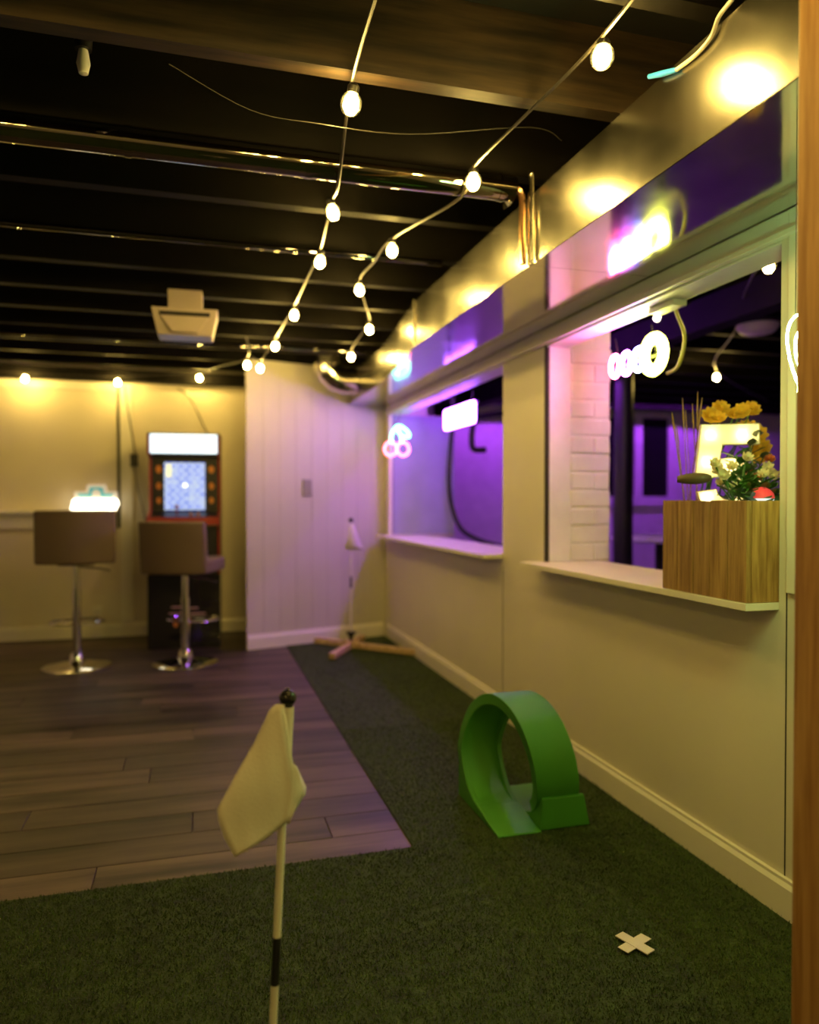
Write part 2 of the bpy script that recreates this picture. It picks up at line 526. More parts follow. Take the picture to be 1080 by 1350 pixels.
for nm, ya, yb, lab in (('window_1', 1.50, 2.757, 'open pass-through window nearer the pine post with white sill'), ('window_2', 3.20, 5.30, 'open pass-through window beside the cherry neon with white sill')):
    wo = bpy.data.objects.new(nm, None); COL.objects.link(wo); wo.location = (WX, (ya + yb) / 2, 0.735); wo['_w'] = 1
    struct(wo, lab)
    bm = NB()
    ex = 0.05 if nm == 'window_1' else 0.0
    # sill board with horns past the opening on the room side
    poly = [(1.262, ya - 0.002), (1.359, ya - 0.002), (1.359, ya), (1.60, ya), (1.60, yb), (1.359, yb), (1.359, yb + (0.06 if nm == 'window_1' else 0.02)), (1.262, yb + (0.04 if nm == 'window_1' else 0.0))]
    prism(bm, poly, 2, 0.7355, 0.753)
    obj('window_sill', bm, M['trim'], wo, bevel=0.003)
    bm = NB(); box(bm, (1.36, ya, 1.6185), (1.458, yb, 1.6245)); obj('window_head', bm, M['white_paint'], wo)
    if nm == 'window_2':
        bm = NB(); box(bm, (1.348, 5.255, 0.753), (1.375, 5.30, 1.618)); obj('side_trim', bm, M['trim'], wo, bevel=0.003)
        bm = NB(); box(bm, (1.376, 5.283, 0.753), (1.386, 5.2995, 1.618)); obj('dark_joint', bm, M['seam'], wo)

# baseboards
def baseboard(name, a, b, n, lab):
    """a,b floor points, n unit normal into the room"""
    a = Vector((*a, 0)); b = Vector((*b, 0)); n = Vector((*n, 0))
    bm = NB()
    prof = [(0.0005, 0), (0.0155, 0), (0.0155, 0.078), (0.009, 0.088), (0.009, 0.096), (0.0005, 0.098)]
    A = [bm.verts.new(a + n * p + Vector((0, 0, z + .0005))) for p, z in prof]
    B = [bm.verts.new(b + n * p + Vector((0, 0, z + .0005))) for p, z in prof]
    k = len(prof)
    for i in range(k): bm.faces.new((A[i], B[i], B[(i + 1) % k], A[(i + 1) % k]))
    bm.faces.new(A[::-1]); bm.faces.new(B)
    bmesh.ops.recalc_face_normals(bm, faces=bm.faces)
    return struct(obj(name, bm, M['trim']), lab)
baseboard('baseboard_right', (WX, -2.4), (WX, 5.36), (-1, 0), 'cream baseboard along the window wall')
baseboard('baseboard_back', (-3.0, YB), (0.40, YB), (0, -1), 'cream baseboard along the back wall')

# back wall and its ledge
wb = struct(quickbox('wall_back', (-3.2, YB, -0.012), (1.36, YB + 0.15, 2.15), M['paint_back']), 'cream back wall behind the arcade cabinet and bar stools')
lg = NB(); box(lg, (-3.0, 5.755, 0.905), (-0.545, 5.8995, 0.93)); obj('ledge', lg, M['trim'], wb, bevel=0.004)
lg = NB(); box(lg, (-3.0, 5.845, 0.80), (-0.56, 5.8995, 0.905)); obj('ledge_apron', lg, M['trim'], wb, bevel=0.004)
quickbox('cover_strip', (-0.545, 5.875, 0.80), (-0.528, 5.8995, 1.86), M['seam'], wb)
quickbox('batten', (-0.526, 5.880, 0.0985), (-0.44, 5.8995, 1.86), M['trim'], wb, 0.003)
quickbox('top_board', (-3.0, 5.885, 1.80), (-0.545, 5.8995, 1.86), M['trim'], wb, 0.003)
# dark plate along the top of the back wall
quickbox('top_plate', (-3.0, 5.80, 1.865), (0.40, 5.8998, 1.949), M['black_wood'], wb)

# boxed-out nook wall, faced with vertical boards
A = Vector((0.330, 5.115, 0)); B = Vector((1.3595, 5.415, 0))
d = (B - A); L = d.length; d.normalize(); nrm = Vector((d.y, -d.x, 0))
bm = NB()
foot = [A - nrm * 0.012, B - nrm * 0.012, Vector((1.3595, YB - .001, 0)), Vector((0.395, YB - .001, 0))]
lo = [bm.verts.new(p + Vector((0, 0, 0.0005))) for p in foot]; hi = [bm.verts.new(p + Vector((0, 0, 1.949))) for p in foot]
bm.faces.new(lo[::-1]); bm.faces.new(hi)
for i in range(4): bm.faces.new((lo[i], lo[(i + 1) % 4], hi[(i + 1) % 4], hi[i]))
bmesh.ops.recalc_face_normals(bm, faces=bm.faces)
wn = struct(obj('wall_nook', bm, M['paint_flat']), 'boxed-out corner wall faced with cream vertical boards')
nb = 9; bw = L / nb
bm = NB(); box(bm, (0.0004, -0.0118, 0.0), (bw - 0.0004, 0, 1.9))
bmesh.ops.bevel(bm, geom=[e for e in bm.edges if abs(e.verts[0].co.z - e.verts[1].co.z) > 1 and e.verts[0].co.y < -.01], offset=0.0016, segments=1, affect='EDGES')
bd = bpy.data.meshes.new('board'); bm.to_mesh(bd); bm.free(); bd.materials.append(M['paint_flat'])
ang = math.atan2(d.y, d.x)
for i in range(nb):
    o = bpy.data.objects.new('board', bd); COL.objects.link(o)
    p = A - nrm * 0.0115 + d * (bw * i); o.location = (p.x, p.y, 0.001); o.rotation_euler = (0, 0, ang); o.parent = wn
An = A + nrm * .0005; Bn = B + nrm * .0005 - d * 0.02
baseboard('baseboard_nook', (An.x, An.y), (Bn.x, Bn.y), (nrm.x, nrm.y), 'cream baseboard along the boxed-out corner wall')

# unseen sides of the room
struct(quickbox('wall_left', (-3.35, -2.6, -0.012), (-3.2, YB + .15, 2.15), M['paint_flat']), 'cream side wall of the basement room')
struct(quickbox('wall_front', (-3.2, -2.75, -0.012), (8.2, -2.6, 2.15), M['paint_flat']), 'cream wall at the near end of the rooms')

# ceiling: deck with one object per joist
ce = struct(quickbox('ceiling', (-3.35, -2.75, 2.15), (8.35, 7.55, 2.25), M['dark_board']), 'black painted ceiling deck with exposed joists')
bm = NB(); box(bm, (-3.2, -0.0225, ZJ), (1.3595, 0.0225, 2.1498))
jm = bpy.data.meshes.new('joist'); bm.to_mesh(jm); bm.free(); jm.materials.append(M['black_wood'])
jm_raw = jm.copy(); jm_raw.materials.clear(); jm_raw.materials.append(M['raw_joist'])
bm = NB(); box(bm, (1.6505, -0.0225, ZJ), (8.1, 0.0225, 2.1498))
jm2 = bpy.data.meshes.new('joist_far'); bm.to_mesh(jm2); bm.free(); jm2.materials.append(M['black_wood'])
for k in range(-10, 11):
    yy = 1.665 + 0.4 * k
    if yy < -2.5 or yy > 5.75: continue
    o = bpy.data.objects.new('joist', jm_raw if k == 0 else jm); COL.objects.link(o); o.location = (0, yy, 0); o.parent = ce
for k in range(-2, 14):
    yy = 1.665 + 0.4 * k
    if yy > 7.1: continue
    o = bpy.data.objects.new('joist', jm2); COL.objects.link(o); o.location = (0, yy, 0); o.parent = ce

# the room beyond the windows
wf = struct(quickbox('wall_far', (1.36, 7.2, -0.012), (8.35, 7.35, 2.15), M['white_paint']), 'white far wall of the room beyond, lit violet')
struct(quickbox('wall_side', (8.2, -2.6, -0.012), (8.35, 7.2, 2.15), M['white_paint']), 'white side wall of the room beyond the windows')
struct(quickbox('wall_stub', (1.36, YB + .15, -0.012), (1.50, 7.2, 2.15), M['white_paint']), 'white wall closing the room beyond the windows')
# two dark windows in a white frame on the far wall
w3 = bpy.data.objects.new('window_3', None); COL.objects.link(w3); w3.location = (4.7, 7.19, 1.0); w3['_w'] = 1
struct(w3, 'dark night window with white frame on the far wall')
fr = NB()
zlo, zhi = 1.045, 1.90
for a, b in (((4.16, zlo - .10), (5.14, zlo)), ((4.16, zhi), (5.14, zhi + .045)), ((4.59, zlo), (4.68, zhi)), ((5.01, zlo), (5.14, zhi)), ((4.16, zlo), (4.22, zhi))):
    box(fr, (a[0], 7.155, a[1]), (b[0], 7.1995, b[1]))
obj('window_frame', fr, M['white_paint'], w3)
for a, b in ((4.22, 4.59), (4.68, 5.01)):
    bm = NB(); box(bm, (a, 7.180, zlo), (b, 7.186, zhi)); obj('pane', bm, M['gloss_black'], w3)

# ================================================================== THE LARGE OBJECTS
# ---- rectangular metal duct along the window wall
DZ0, DZ1 = 1.69, 1.893
du = thing('metal_duct', 'long rectangular galvanised metal air duct running above the windows', 'duct', (1.15, 2.5, DZ0), world=True)
def duct_section(ya, yb, xa, xb, name='duct_section'):
    bm = NB()
    v = [bm.verts.new(p) for p in ((xa, ya, DZ0 + .002), (1.3595, ya, DZ0 + .002), (1.3595, yb, DZ0 + .002), (xb, yb, DZ0 + .002), (xa, ya, DZ1), (1.3595, ya, DZ1), (1.3595, yb, DZ1), (xb, yb, DZ1))]
    for f in ((0, 3, 2, 1), (4, 5, 6, 7), (0, 1, 5, 4), (1, 2, 6, 5), (2, 3, 7, 6), (3, 0, 4, 7)): bm.faces.new([v[i] for i in f])
    bmesh.ops.recalc_face_normals(bm, faces=bm.faces)
    s = obj(name, bm, M['duct'], du)
    bm = NB()
    v = [bm.verts.new(p) for p in ((xa + .001, ya, DZ0), (1.3515, ya, DZ0), (1.3515, yb, DZ0), (xb + .001, yb, DZ0), (xa + .001, ya, DZ0 + .0018), (1.3515, ya, DZ0 + .0018), (1.3515, yb, DZ0 + .0018), (xb + .001, yb, DZ0 + .0018))]
    for f in ((0, 3, 2, 1), (4, 5, 6, 7), (0, 1, 5, 4), (1, 2, 6, 5), (2, 3, 7, 6), (3, 0, 4, 7)): bm.faces.new([v[i] for i in f])
    bmesh.ops.recalc_face_normals(bm, faces=bm.faces)
    u = obj('duct_underside', bm, M['duct_under'], s)
    return s
duct_section(-2.5, 0.78, .95, .95); duct_section(0.782, 2.03, .95, .95); duct_section(2.032, 3.262, .95, .953); duct_section(3.264, 4.25, .953, 1.052); duct_section(4.252, 5.308, 1.052, 1.06)
for yy, xx in ((2.031, .95), (3.263, .953), (0.781, .95)):
    bm = NB(); box(bm, (xx - .006, yy - .012, DZ0 - .001), (xx - .0003, yy + .012, DZ1 + .012))
    obj('drive_cleat', bm, M['duct'], du, bevel=0.002)
# folded tabs and strap at the joint by the round pipe
bm = NB()
tube(bm, smooth_path([(.938, 2.055, 1.70), (.935, 2.06, 1.80), (.935, 2.06, 1.90), (.915, 2.06, 1.925), (.885, 2.06, 1.915)]), 0.010, 8)
obj('copper_drain', bm, M['copper'], du, smooth=True)
bm = NB()
tube(bm, smooth_path([(.942, 2.005, 1.695), (.940, 2.005, 1.80), (.940, 2.005, 1.93), (.93, 2.0, 1.945)]), 0.007, 8)
obj('copper_drain', bm, M['duct_round'], du, smooth=True)
bm = NB()
for i in range(7):
    a = random.uniform(0, 6.28)
    p = Vector((.905 + random.uniform(-.035, .03), 2.06 + random.uniform(-.03, .03), 1.905 + random.uniform(-.025, .03)))
    mt = Matrix.Translation(p) @ Matrix.Rotation(a, 4, 'X') @ Matrix.Rotation(a * 1.7, 4, 'Y')
    box(bm, (-.018, -.010, -.0012), (.018, .010, .0012), mt)
obj('crimped_foil', bm, M['duct_round'], du)

# elbow pipe leaving the far end of the duct
el = thing('elbow_pipe', 'shiny round elbow pipe curling up from the end of the duct', 'pipe', (0.9, 4.98, 1.7), world=True)
bm = NB()
path = [(1.053, 4.98, 1.80), (.99, 4.98, 1.80)]
for i in range(0, 7):
    a = R(90 * i / 6)
    path.append((.965 - math.sin(a) * .115, 4.98, 1.80 + .115 * (1 - math.cos(a))))
path += [(.85, 4.98, 1.96), (.85, 4.98, 2.149)]
tube(bm, path, 0.083, 24)
obj('elbow', bm, M['duct_round'], el, smooth=True)
for i in (2, 4, 6, 8):
    p0 = Vector(path[i]); p1 = Vector(path[i - 1])
    bm = NB(); dirn = (p0 - p1).normalized()
    tube(bm, [p0 - dirn * .006, p0 + dirn * .006], .0865, 24); obj('crimp_band', bm, M['duct_round'], el, smooth=True)

# round pipe crossing the ceiling
rp = thing('round_duct_pipe', 'round galvanised metal pipe crossing under the black joists', 'pipe', (-0.9, 2.045, 1.87), world=True)
bm = NB(); tube(bm, [(-3.19, 2.045, 1.912), (.90, 2.045, 1.912)], 0.037, 20); obj('pipe_body', bm, M['pipe_dull'], rp, smooth=True)
for xx in (-.16, .30, .86):
    bm = NB(); tube(bm, [(xx - .008, 2.045, 1.912), (xx + .008, 2.045, 1.912)], 0.039, 20); obj('band', bm, M['pipe_dull'], rp, smooth=True)
for i, (yy, lab) in enumerate(((2.83, 'thin dark glossy conduit pipe under the joists, next to the round pipe'), (4.66, 'thin dark glossy conduit pipe under the joists, next to the elbow pipe'))):
    bm = NB(); tube(bm, [(-3.19, yy, 1.9375), (.94 if i == 0 else 1.04, yy, 1.9375)], 0.012, 12)
    tag(obj('conduit_pipe', bm, M['conduit'], None, True), lab, 'pipe')

# ---- artificial turf, L-shaped
tf = thing('artificial_turf', 'dark green artificial turf mat laid in an L along the window wall', 'turf', (0.6, 1.0, 0.0), world=True)
bm = NB()
prism(bm, [(-3.1, -2.5), (1.343, -2.5), (1.343, 5.36), (0.60, 5.17), (0.60, 2.055), (-3.1, 2.055)], 2, 0.0005, 0.006)
obj('turf_backing', bm, M['turf_mat'], tf)
rng = np.random.default_rng(3)
def blades():
    pts = []
    def fill(x0, x1, y0, y1, dens):
        n = int((x1 - x0) * (y1 - y0) * dens)
        return np.stack([rng.uniform(x0, x1, n), rng.uniform(y0, y1, n)], 1)
    pts.append(fill(-0.65, 1.342, 1.0, 2.054, 46000))
    pts.append(fill(-3.0, -0.65, 0.2, 2.054, 6000))
    pts.append(fill(-0.65, 1.342, -0.6, 1.0, 8000))
    pts.append(fill(0.602, 1.342, 2.054, 3.2, 36000))
    pts.append(fill(0.602, 1.342, 3.2, 5.17, 16000))
    P = np.concatenate(pts)
    n = len(P)
    ang = rng.uniform(0, 2 * np.pi, n); wd = rng.uniform(.0008, .0018, n); h = rng.uniform(.004, .009, n)
    lx = rng.normal(0, .003, n); ly = rng.normal(0, .003, n)
    dx = np.cos(ang) * wd; dy = np.sin(ang) * wd
    V = np.empty((n, 3, 3), np.float32)
    V[:, 0] = np.stack([P[:, 0] - dx, P[:, 1] - dy, np.full(n, .0055)], 1)
    V[:, 1] = np.stack([P[:, 0] + dx, P[:, 1] + dy, np.full(n, .0055)], 1)
    V[:, 2] = np.stack([np.minimum(P[:, 0] + lx, 1.3435), P[:, 1] + ly, .0055 + h], 1)
    V -= np.array([0.6, 1.0, 0.0], np.float32)
    me = bpy.data.meshes.new('grass_blades')
    me.vertices.add(n * 3); me.loops.add(n * 3); me.polygons.add(n)
    me.vertices.foreach_set('co', V.ravel())
    me.loops.foreach_set('vertex_index', np.arange(n * 3, dtype=np.int32))
    me.polygons.foreach_set('loop_start', np.arange(0, n * 3, 3, dtype=np.int32))
    me.update(calc_edges=True); me.validate()
    me.materials.append(M['blade'])
    o = bpy.data.objects.new('grass_blades', me); COL.objects.link(o); o.parent = tf; o['kind'] = 'stuff'
blades()

# white tape cross on the turf
bm = NB()
xm = on(837, 1240, 2, 0.02)
for a in (R(22), R(-70)):
    mt = Matrix.Translation((xm.x, xm.y, 0.0135)) @ Matrix.Rotation(a, 4, 'Z')
    box(bm, (-.043, -.0135, 0), (.043, .0135, .0015 if a > 0 else .0022), mt)
tag(obj('tape_cross', bm, M['tape'], None), 'small white tape cross lying on the turf', 'marker')

# ---- pine post
bm = NB(); box(bm, (0, 0, 0), (.040, .100, 2.1490))
po = tag(obj('wooden_post', bm, M['pine'], None, bevel=0.004, loc=(.8415, .800, 0.0)), 'tall bare pine post with knots standing on the turf', 'post')
po.location.z = 0.0005

# ---- loop-the-loop obstacle
lp = thing('loop_obstacle', 'green plastic mini-golf loop obstacle on the turf by the wall', 'golf obstacle', (.99, 2.2, 0.006), world=True)
LX, LW, LY, RO, TH, LIP = .852, .140, 2.205, .186, .026, .020
LZ = RO + .012
def hel(t): return LW * min(1, max(0, (t - 80) / 240))
bm = NB()
rings = []
for k in range(0, 73):
    t = k * 4.6 - 0
    if t > 331: break
    a = R(t); x0 = LX + hel(t)
    def pt(x, r): return (x, LY + math.sin(a) * r, LZ - math.cos(a) * r)
    ri = RO - TH
    LIP = .020 * min(1, t / 45)
    prof = [(x0, RO), (x0 + LW, RO), (x0 + LW, ri - LIP), (x0 + LW - .014, ri - LIP), (x0 + LW - .016, ri), (x0 + .016, ri), (x0 + .014, ri - LIP * .4), (x0, ri - LIP * .4)]
    rings.append([bm.verts.new(pt(*p)) for p in prof])
for a_, b_ in zip(rings, rings[1:]):
    n = len(a_)
    for i in range(n): bm.faces.new((a_[i], a_[(i + 1) % n], b_[(i + 1) % n], b_[i]))
bm.faces.new(rings[0][::-1]); bm.faces.new(rings[-1])
bmesh.ops.recalc_face_normals(bm, faces=bm.faces)
obj('loop_track', bm, M['green_plastic'], lp, smooth=True, bevel=0.004)
# entry ramp and side fill under the rising far half (left lane)
arc = [(LY + math.sin(R(t)) * (RO - .005), LZ - math.cos(R(t)) * (RO - .005)) for t in range(4, 66, 6)]
poly = [(2.035, .0075), (2.037, .012), (LY - .10, .020), (LY - .05, .029), (LY, .0375)] + arc + [(LY + .176, .11), (LY + .178, .0075)]
bm = NB(); prism(bm, poly, 0, LX + .001, LX + LW + .001)
obj('entry_ramp', bm, M['green_plastic'], lp, bevel=0.003)
# foot below the descending near half (right lane)
arc = [(LY + math.sin(R(t)) * (RO - .006), LZ - math.cos(R(t)) * (RO - .006)) for t in range(360, 294, -6)]
poly = [(2.045, .0075)] + [(2.035, .108)] + [p for p in arc[::-1]] + [(LY + .16, .022), (LY + .2, .0075)]
bm = NB(); prism(bm, poly, 0, LX + LW + .002, LX + 2 * LW + .002)
for v in bm.verts:
    if v.co.z < .05 and v.co.y < 2.1: v.co.y -= .0; v.co.x += .026 if v.co.x > LX + 1.5 * LW else 0
obj('exit_foot', bm, M['green_plastic'], lp, bevel=0.004)

# ---- golf flag near the camera
fg = thing('golf_flag', 'white golf flag on a thin white pole with one black band, planted in the turf', 'flag', (.097, 1.102, .012), world=True)
p0 = Vector((.0965, 1.102, .012)); p1 = Vector((.1293, 1.103, .7035))
def pz(z): return p0 + (p1 - p0) * ((z - p0.z) / (p1.z - p0.z))
zb0, zb1 = .291, .361
bm = NB(); tube(bm, [pz(.012), pz(zb0)], .006, 16); obj('pole', bm, M['white_plastic'], fg, True)
bm = NB(); tube(bm, [pz(zb1), pz(.70)], .006, 16); obj('pole', bm, M['white_plastic'], fg, True)
bm = NB(); tube(bm, [pz(zb0), pz(zb1)], .0062, 16); obj('black_band', bm, M['black_plastic'], fg, True)
bm = NB(); ball(bm, pz(.711), .0125, 20, 12); tube(bm, [pz(.698), pz(.704)], .0085, 20); tube(bm, [pz(.722), pz(.7255)], .003, 10); obj('cap', bm, M['gloss_black'], fg, True)
bm = NB(); lathe(bm, [(.055, .0), (.055, .006), (.03, .012), (.012, .03), (.008, .03)], (p0.x, p0.y, .0065), 24); obj('base_cup', bm, M['black_plastic'], fg, True)
bm = NB(); tube(bm, smooth_path([pz(.6985), pz(.66), pz(.63), pz(.60), pz(.56)]), .0098, 18); obj('sleeve', bm, M['flag'], fg, True)
# cloth: patch between four boundary curves, hanging across the front of the pole
def poly_at(pts, t):
    seg = [(Vector(b) - Vector(a)).length for a, b in zip(pts, pts[1:])]
    T = t * sum(seg); i = 0
    while i < len(seg) - 1 and T > seg[i]: T -= seg[i]; i += 1
    return Vector(pts[i]).lerp(Vector(pts[i + 1]), min(1, T / seg[i]))
def P3(px, py, dd): return tuple(at_depth(px, py, dd))
eA = [P3(375, 929, 1.090), P3(380, 958, 1.086), P3(384, 990, 1.085), P3(388, 1015, 1.087), P3(387, 1045, 1.088), P3(379, 1084, 1.086)]      # sleeve side
eB = [P3(286, 1068, 1.045), P3(288, 1082, 1.043), P3(296, 1106, 1.045), P3(310, 1130, 1.05)]                                                # free side
eT = [P3(375, 929, 1.090), P3(359, 928, 1.088), P3(335, 979, 1.077), P3(309, 1025, 1.058), P3(286, 1068, 1.045)]
eL = [P3(379, 1084, 1.086), P3(355, 1103, 1.072), P3(330, 1119, 1.056), P3(310, 1130, 1.05)]
bm = NB(); NU, NV = 14, 16
grid = []
for i in range(NV + 1):
    t = i / NV; rowv = []
    for j in range(NU + 1):
        s = j / NU
        Lc = poly_at(eA, t).lerp(poly_at(eB, t), s) + poly_at(eT, s).lerp(poly_at(eL, s), t)
        Bl = Vector(eA[0]).lerp(Vector(eT[-1]), s).lerp(Vector(eA[-1]).lerp(Vector(eL[-1]), s), t)
        p = Lc - Bl
        p += Vector((-.25, -.97, 0)) * (.006 * math.sin(s * 3.1 + t * 2) * math.sin(math.pi * s) * math.sin(math.pi * t))
        rowv.append(bm.verts.new(p))
    grid.append(rowv)
for i in range(NV):
    for j in range(NU): bm.faces.new((grid[i][j], grid[i][j + 1], grid[i + 1][j + 1], grid[i + 1][j]))
# the corner folded round behind the pole
tip = Vector(P3(406, 1042, 1.118)); prev = None
for i in range(NV + 1):
    t = i / NV
    if t < .44: continue
    a = grid[i][0]
    q = (t - .44) / .56
    if q < .5: e = Vector(P3(388, 1004, 1.10)).lerp(tip, q / .5)
    else: e = tip.lerp(Vector(P3(379, 1086, 1.092)), (q - .5) / .5)
    mid = bm.verts.new((a.co + e) / 2 + Vector((0.002, -.004, 0))); ev = bm.verts.new(e)
    if prev:
        bm.faces.new((prev[0], a, mid, prev[1])); bm.faces.new((prev[1], mid, ev, prev[2]))
    prev = (a, mid, ev)
cl = obj('flag_cloth', bm, M['flag'], fg, True)
sd = cl.modifiers.new('cloth_thickness', 'SOLIDIFY'); sd.thickness = .0012
bm = NB(); tube(bm, [poly_at(eA, i / 20).lerp(poly_at(eB, i / 20), .03) + Vector((-.0004, -.0012, 0)) for i in range(1, 20)], .0007, 5); obj('stitching', bm, M['white_plastic'], fg)

# ---- second golf flag on a wooden cross foot
cx, cy = 1.005, 4.945
f2 = thing('golf_flag', 'white golf flag on a wooden cross foot beside the corner wall', 'flag', (cx, cy, .006), world=True)
for (dx, dy, ext, zz) in ((-.19, -.345, .27, 0), (.335, -.365, .30, .0)):
    v = Vector((dx, dy, 0)); Ln = v.length; a = math.atan2(dy, dx)
    for (u0, u1) in ((0.024, Ln), (-ext, -0.024)):
        if abs(u0) > .3: continue
        bm = NB(); box(bm, (u0, -.021, .0165), (u1, .021, .052), Matrix.Translation((cx, cy, 0)) @ Matrix.Rotation(a, 4, 'Z')); obj('foot_bar', bm, M['pine_stand'], f2, bevel=.003)
bm = NB(); box(bm, (cx - .045, cy - .045, .0165), (cx + .045, cy + .045, .064)); obj('hub_block', bm, M['pine_stand'], f2, bevel=.003)
bm = NB(); lathe(bm, [(.012, .064), (.014, .085), (.034, .115), (.034, .121), (.01, .121)], (cx, cy, 0), 18); obj('socket', bm, M['black_plastic'], f2, True)
bm = NB(); tube(bm, [(cx, cy, .12), (cx, cy, .414)], .0065, 10); obj('pole', bm, M['white_plastic'], f2, True)
bm = NB(); tube(bm, [(cx, cy, .491), (cx, cy, .855)], .0065, 10); obj('pole', bm, M['white_plastic'], f2, True)
bm = NB(); tube(bm, [(cx, cy, .414), (cx, cy, .491)], .0068, 10); obj('black_band', bm, M['black_plastic'], f2, True)
bm = NB(); ball(bm, (cx, cy, .868), .017, 12, 8); obj('cap', bm, M['gloss_black'], f2, True)
bm = NB()
top = [(cx - .012, cy - .012, .845), (cx + .012, cy - .014, .845)]
rows_ = [[(-.010, .845), (.003, .846), (.014, .842)], [(-.028, .75), (.008, .765), (.050, .75)], [(-.045, .685), (.02, .70), (.078, .688)], [(-.020, .676), (.045, .672), (.108, .662)]]
g = [[bm.verts.new((cx + a, cy - .013 - .012 * math.sin(k * 1.3 + j * 1.1), z)) for j, (a, z) in enumerate(rw)] for k, rw in enumerate(rows_)]
for i in range(3):
    for j in range(2): bm.faces.new((g[i][j], g[i][j + 1], g[i + 1][j + 1], g[i + 1][j]))
c2 = obj('flag_cloth', bm, M['flag'], f2, True); sd = c2.modifiers.new('cloth_thickness', 'SOLIDIFY'); sd.thickness = .002

# ---- bar stools
def rounded_slab(bm, wx, wy, wz, r, n=5):
    pts = []
    for cxx, cyy, a0 in ((wx / 2 - r, wy / 2 - r, 0), (-wx / 2 + r, wy / 2 - r, 90), (-wx / 2 + r, -wy / 2 + r, 180), (wx / 2 - r, -wy / 2 + r, 270)):
        for i in range(n + 1):
            a = R(a0 + 90 * i / n); pts.append((cxx + r * math.cos(a), cyy + r * math.sin(a)))
    prism(bm, pts, 2, -wz / 2, wz / 2)
def stool(loc, rz, seat_z, wdt, label):
    t = thing('bar_stool', label, 'bar stool', loc, rz, 'taupe bar stools in front of the arcade cabinet')
    bm = NB(); lathe(bm, [(.195, 0.0005), (.195, .006), (.18, .013), (.10, .026), (.05, .036), (.042, .05), (.0, .05)], (0, 0, 0), 40); obj('base', bm, M['chrome'], t, True)
    bm = NB(); tube(bm, [(0, 0, .045), (0, 0, .072), (0, 0, .09)], [.044, .040, .028], 20); obj('base_collar', bm, M['chrome'], t, True)
    bm = NB(); tube(bm, [(0, 0, .085), (0, 0, seat_z - .16)], .025, 20); obj('column', bm, M['chrome'], t, True)
    bm = NB(); tube(bm, [(0, 0, seat_z - .165), (0, 0, seat_z - .02)], .019, 16); obj('gas_lift', bm, M['chrome'], t, True)
    bm = NB()
    pts = [(-.015, .02, .255), (-.13, .06, .255), (-.15, .17, .255), (-.08, .23, .255), (.08, .23, .255), (.15, .17, .255), (.13, .06, .255), (.015, .02, .255)]
    tube(bm, smooth_path(pts, 5), .009, 8); obj('footrest', bm, M['chrome'], t, True)
    bm = NB(); tube(bm, [(.02, .0, seat_z - .03), (.13, .01, seat_z - .045), (.19, .012, seat_z - .06)], .005, 8); obj('lever', bm, M['chrome'], t, True)
    bm = NB(); rounded_slab(bm, .20, .20, .014, .03); obj('seat_plate', bm, M['black_plastic'], t, loc=(0, 0, seat_z - .008))
    bm = NB(); rounded_slab(bm, wdt, .385, .085, .05)
    obj('seat', bm, M['leather'], t, True, .018, (0, .0, seat_z + .0425), bseg=4)
    # curved backrest rising from the rear of the seat
    bm = NB(); N = 14; rg = []
    for side in (0, 1):
        g2 = []
        for j in range(9):
            z = seat_z + .002 + .31 * j / 8
            g2.append([bm.verts.new((wdt * (i / N - .5), -.195 - .035 * (z - seat_z) / .31 + .05 * (2 * i / N - 1) ** 2 - (.0 if side else .045), z)) for i in range(N + 1)])
        rg.append(g2)
    for side in (0, 1):
        for j in range(8):
            for i in range(N):
                f = (rg[side][j][i], rg[side][j][i + 1], rg[side][j + 1][i + 1], rg[side][j + 1][i])
                bm.faces.new(f)
    for j in range(8):
        for i in (0, N): bm.faces.new((rg[0][j][i], rg[1][j][i], rg[1][j + 1][i], rg[0][j + 1][i]))
    for i in range(N):
        for j in (0, 8): bm.faces.new((rg[0][j][i], rg[0][j][i + 1], rg[1][j][i + 1], rg[1][j][i]))
    bmesh.ops.recalc_face_normals(bm, faces=bm.faces)
    bk = obj('backrest', bm, M['leather'], t, True, .014, bseg=4)
    return t
stool((-.685, 4.87, 0.0005), R(7), .632, .43, 'taupe leather bar stool with chrome column, in front of the lit arrow sign')
stool((-.060, 4.80, 0.0005), R(-20), .565, .40, 'taupe leather bar stool with chrome column, in front of the arcade cabinet')

# ---- arcade cabinet (built facing -Y, then turned)
ar = thing('arcade_cabinet', 'upright arcade cabinet with lit blue screen and glowing marquee on a black riser', 'arcade cabinet', (-.072, 5.285, 0.0005), R(-4))
hw = .2275
bm = NB(); box(bm, (-.237, .0, 0), (.237, .36, .50)); rs = obj('riser', bm, M['gloss_black'], ar, bevel=.004)
for s in (-1, 1):
    prof = [(.03, .501), (.36, .501), (.36, 1.455), (.03, 1.455), (.012, 1.44), (.02, 1.315), (.10, 1.285), (.115, .93), (-.03, .885), (-.03, .835), (.03, .80)]
    bm = NB(); prism(bm, prof, 0, s * hw - .0075, s * hw + .0075); sp = obj('side_panel', bm, M['black_plastic'], ar)
    bm = NB(); pth = [(s * hw, a, b) for a, b in [(.03, .503), (.03, .80), (-.03, .835), (-.03, .885), (.115, .93), (.10, 1.285), (.02, 1.315), (.012, 1.44)]]
    tube(bm, [Vector((p[0], p[1] - .004, p[2])) for p in pth], .0085, 8); obj('red_edging', bm, M['red_edge'], sp, True)
iw = hw - .0085
bm = NB(); box(bm, (-iw, .045, .501), (iw, .36, .82)); obj('front_panel', bm, M['black_plastic'], ar)
bm = NB(); prism(bm, [(-.02, .84), (.33, .84), (.33, .925), (.11, .925), (-.02, .88)], 0, -iw, iw); cp = obj('control_deck', bm, M['black_plastic'], ar)
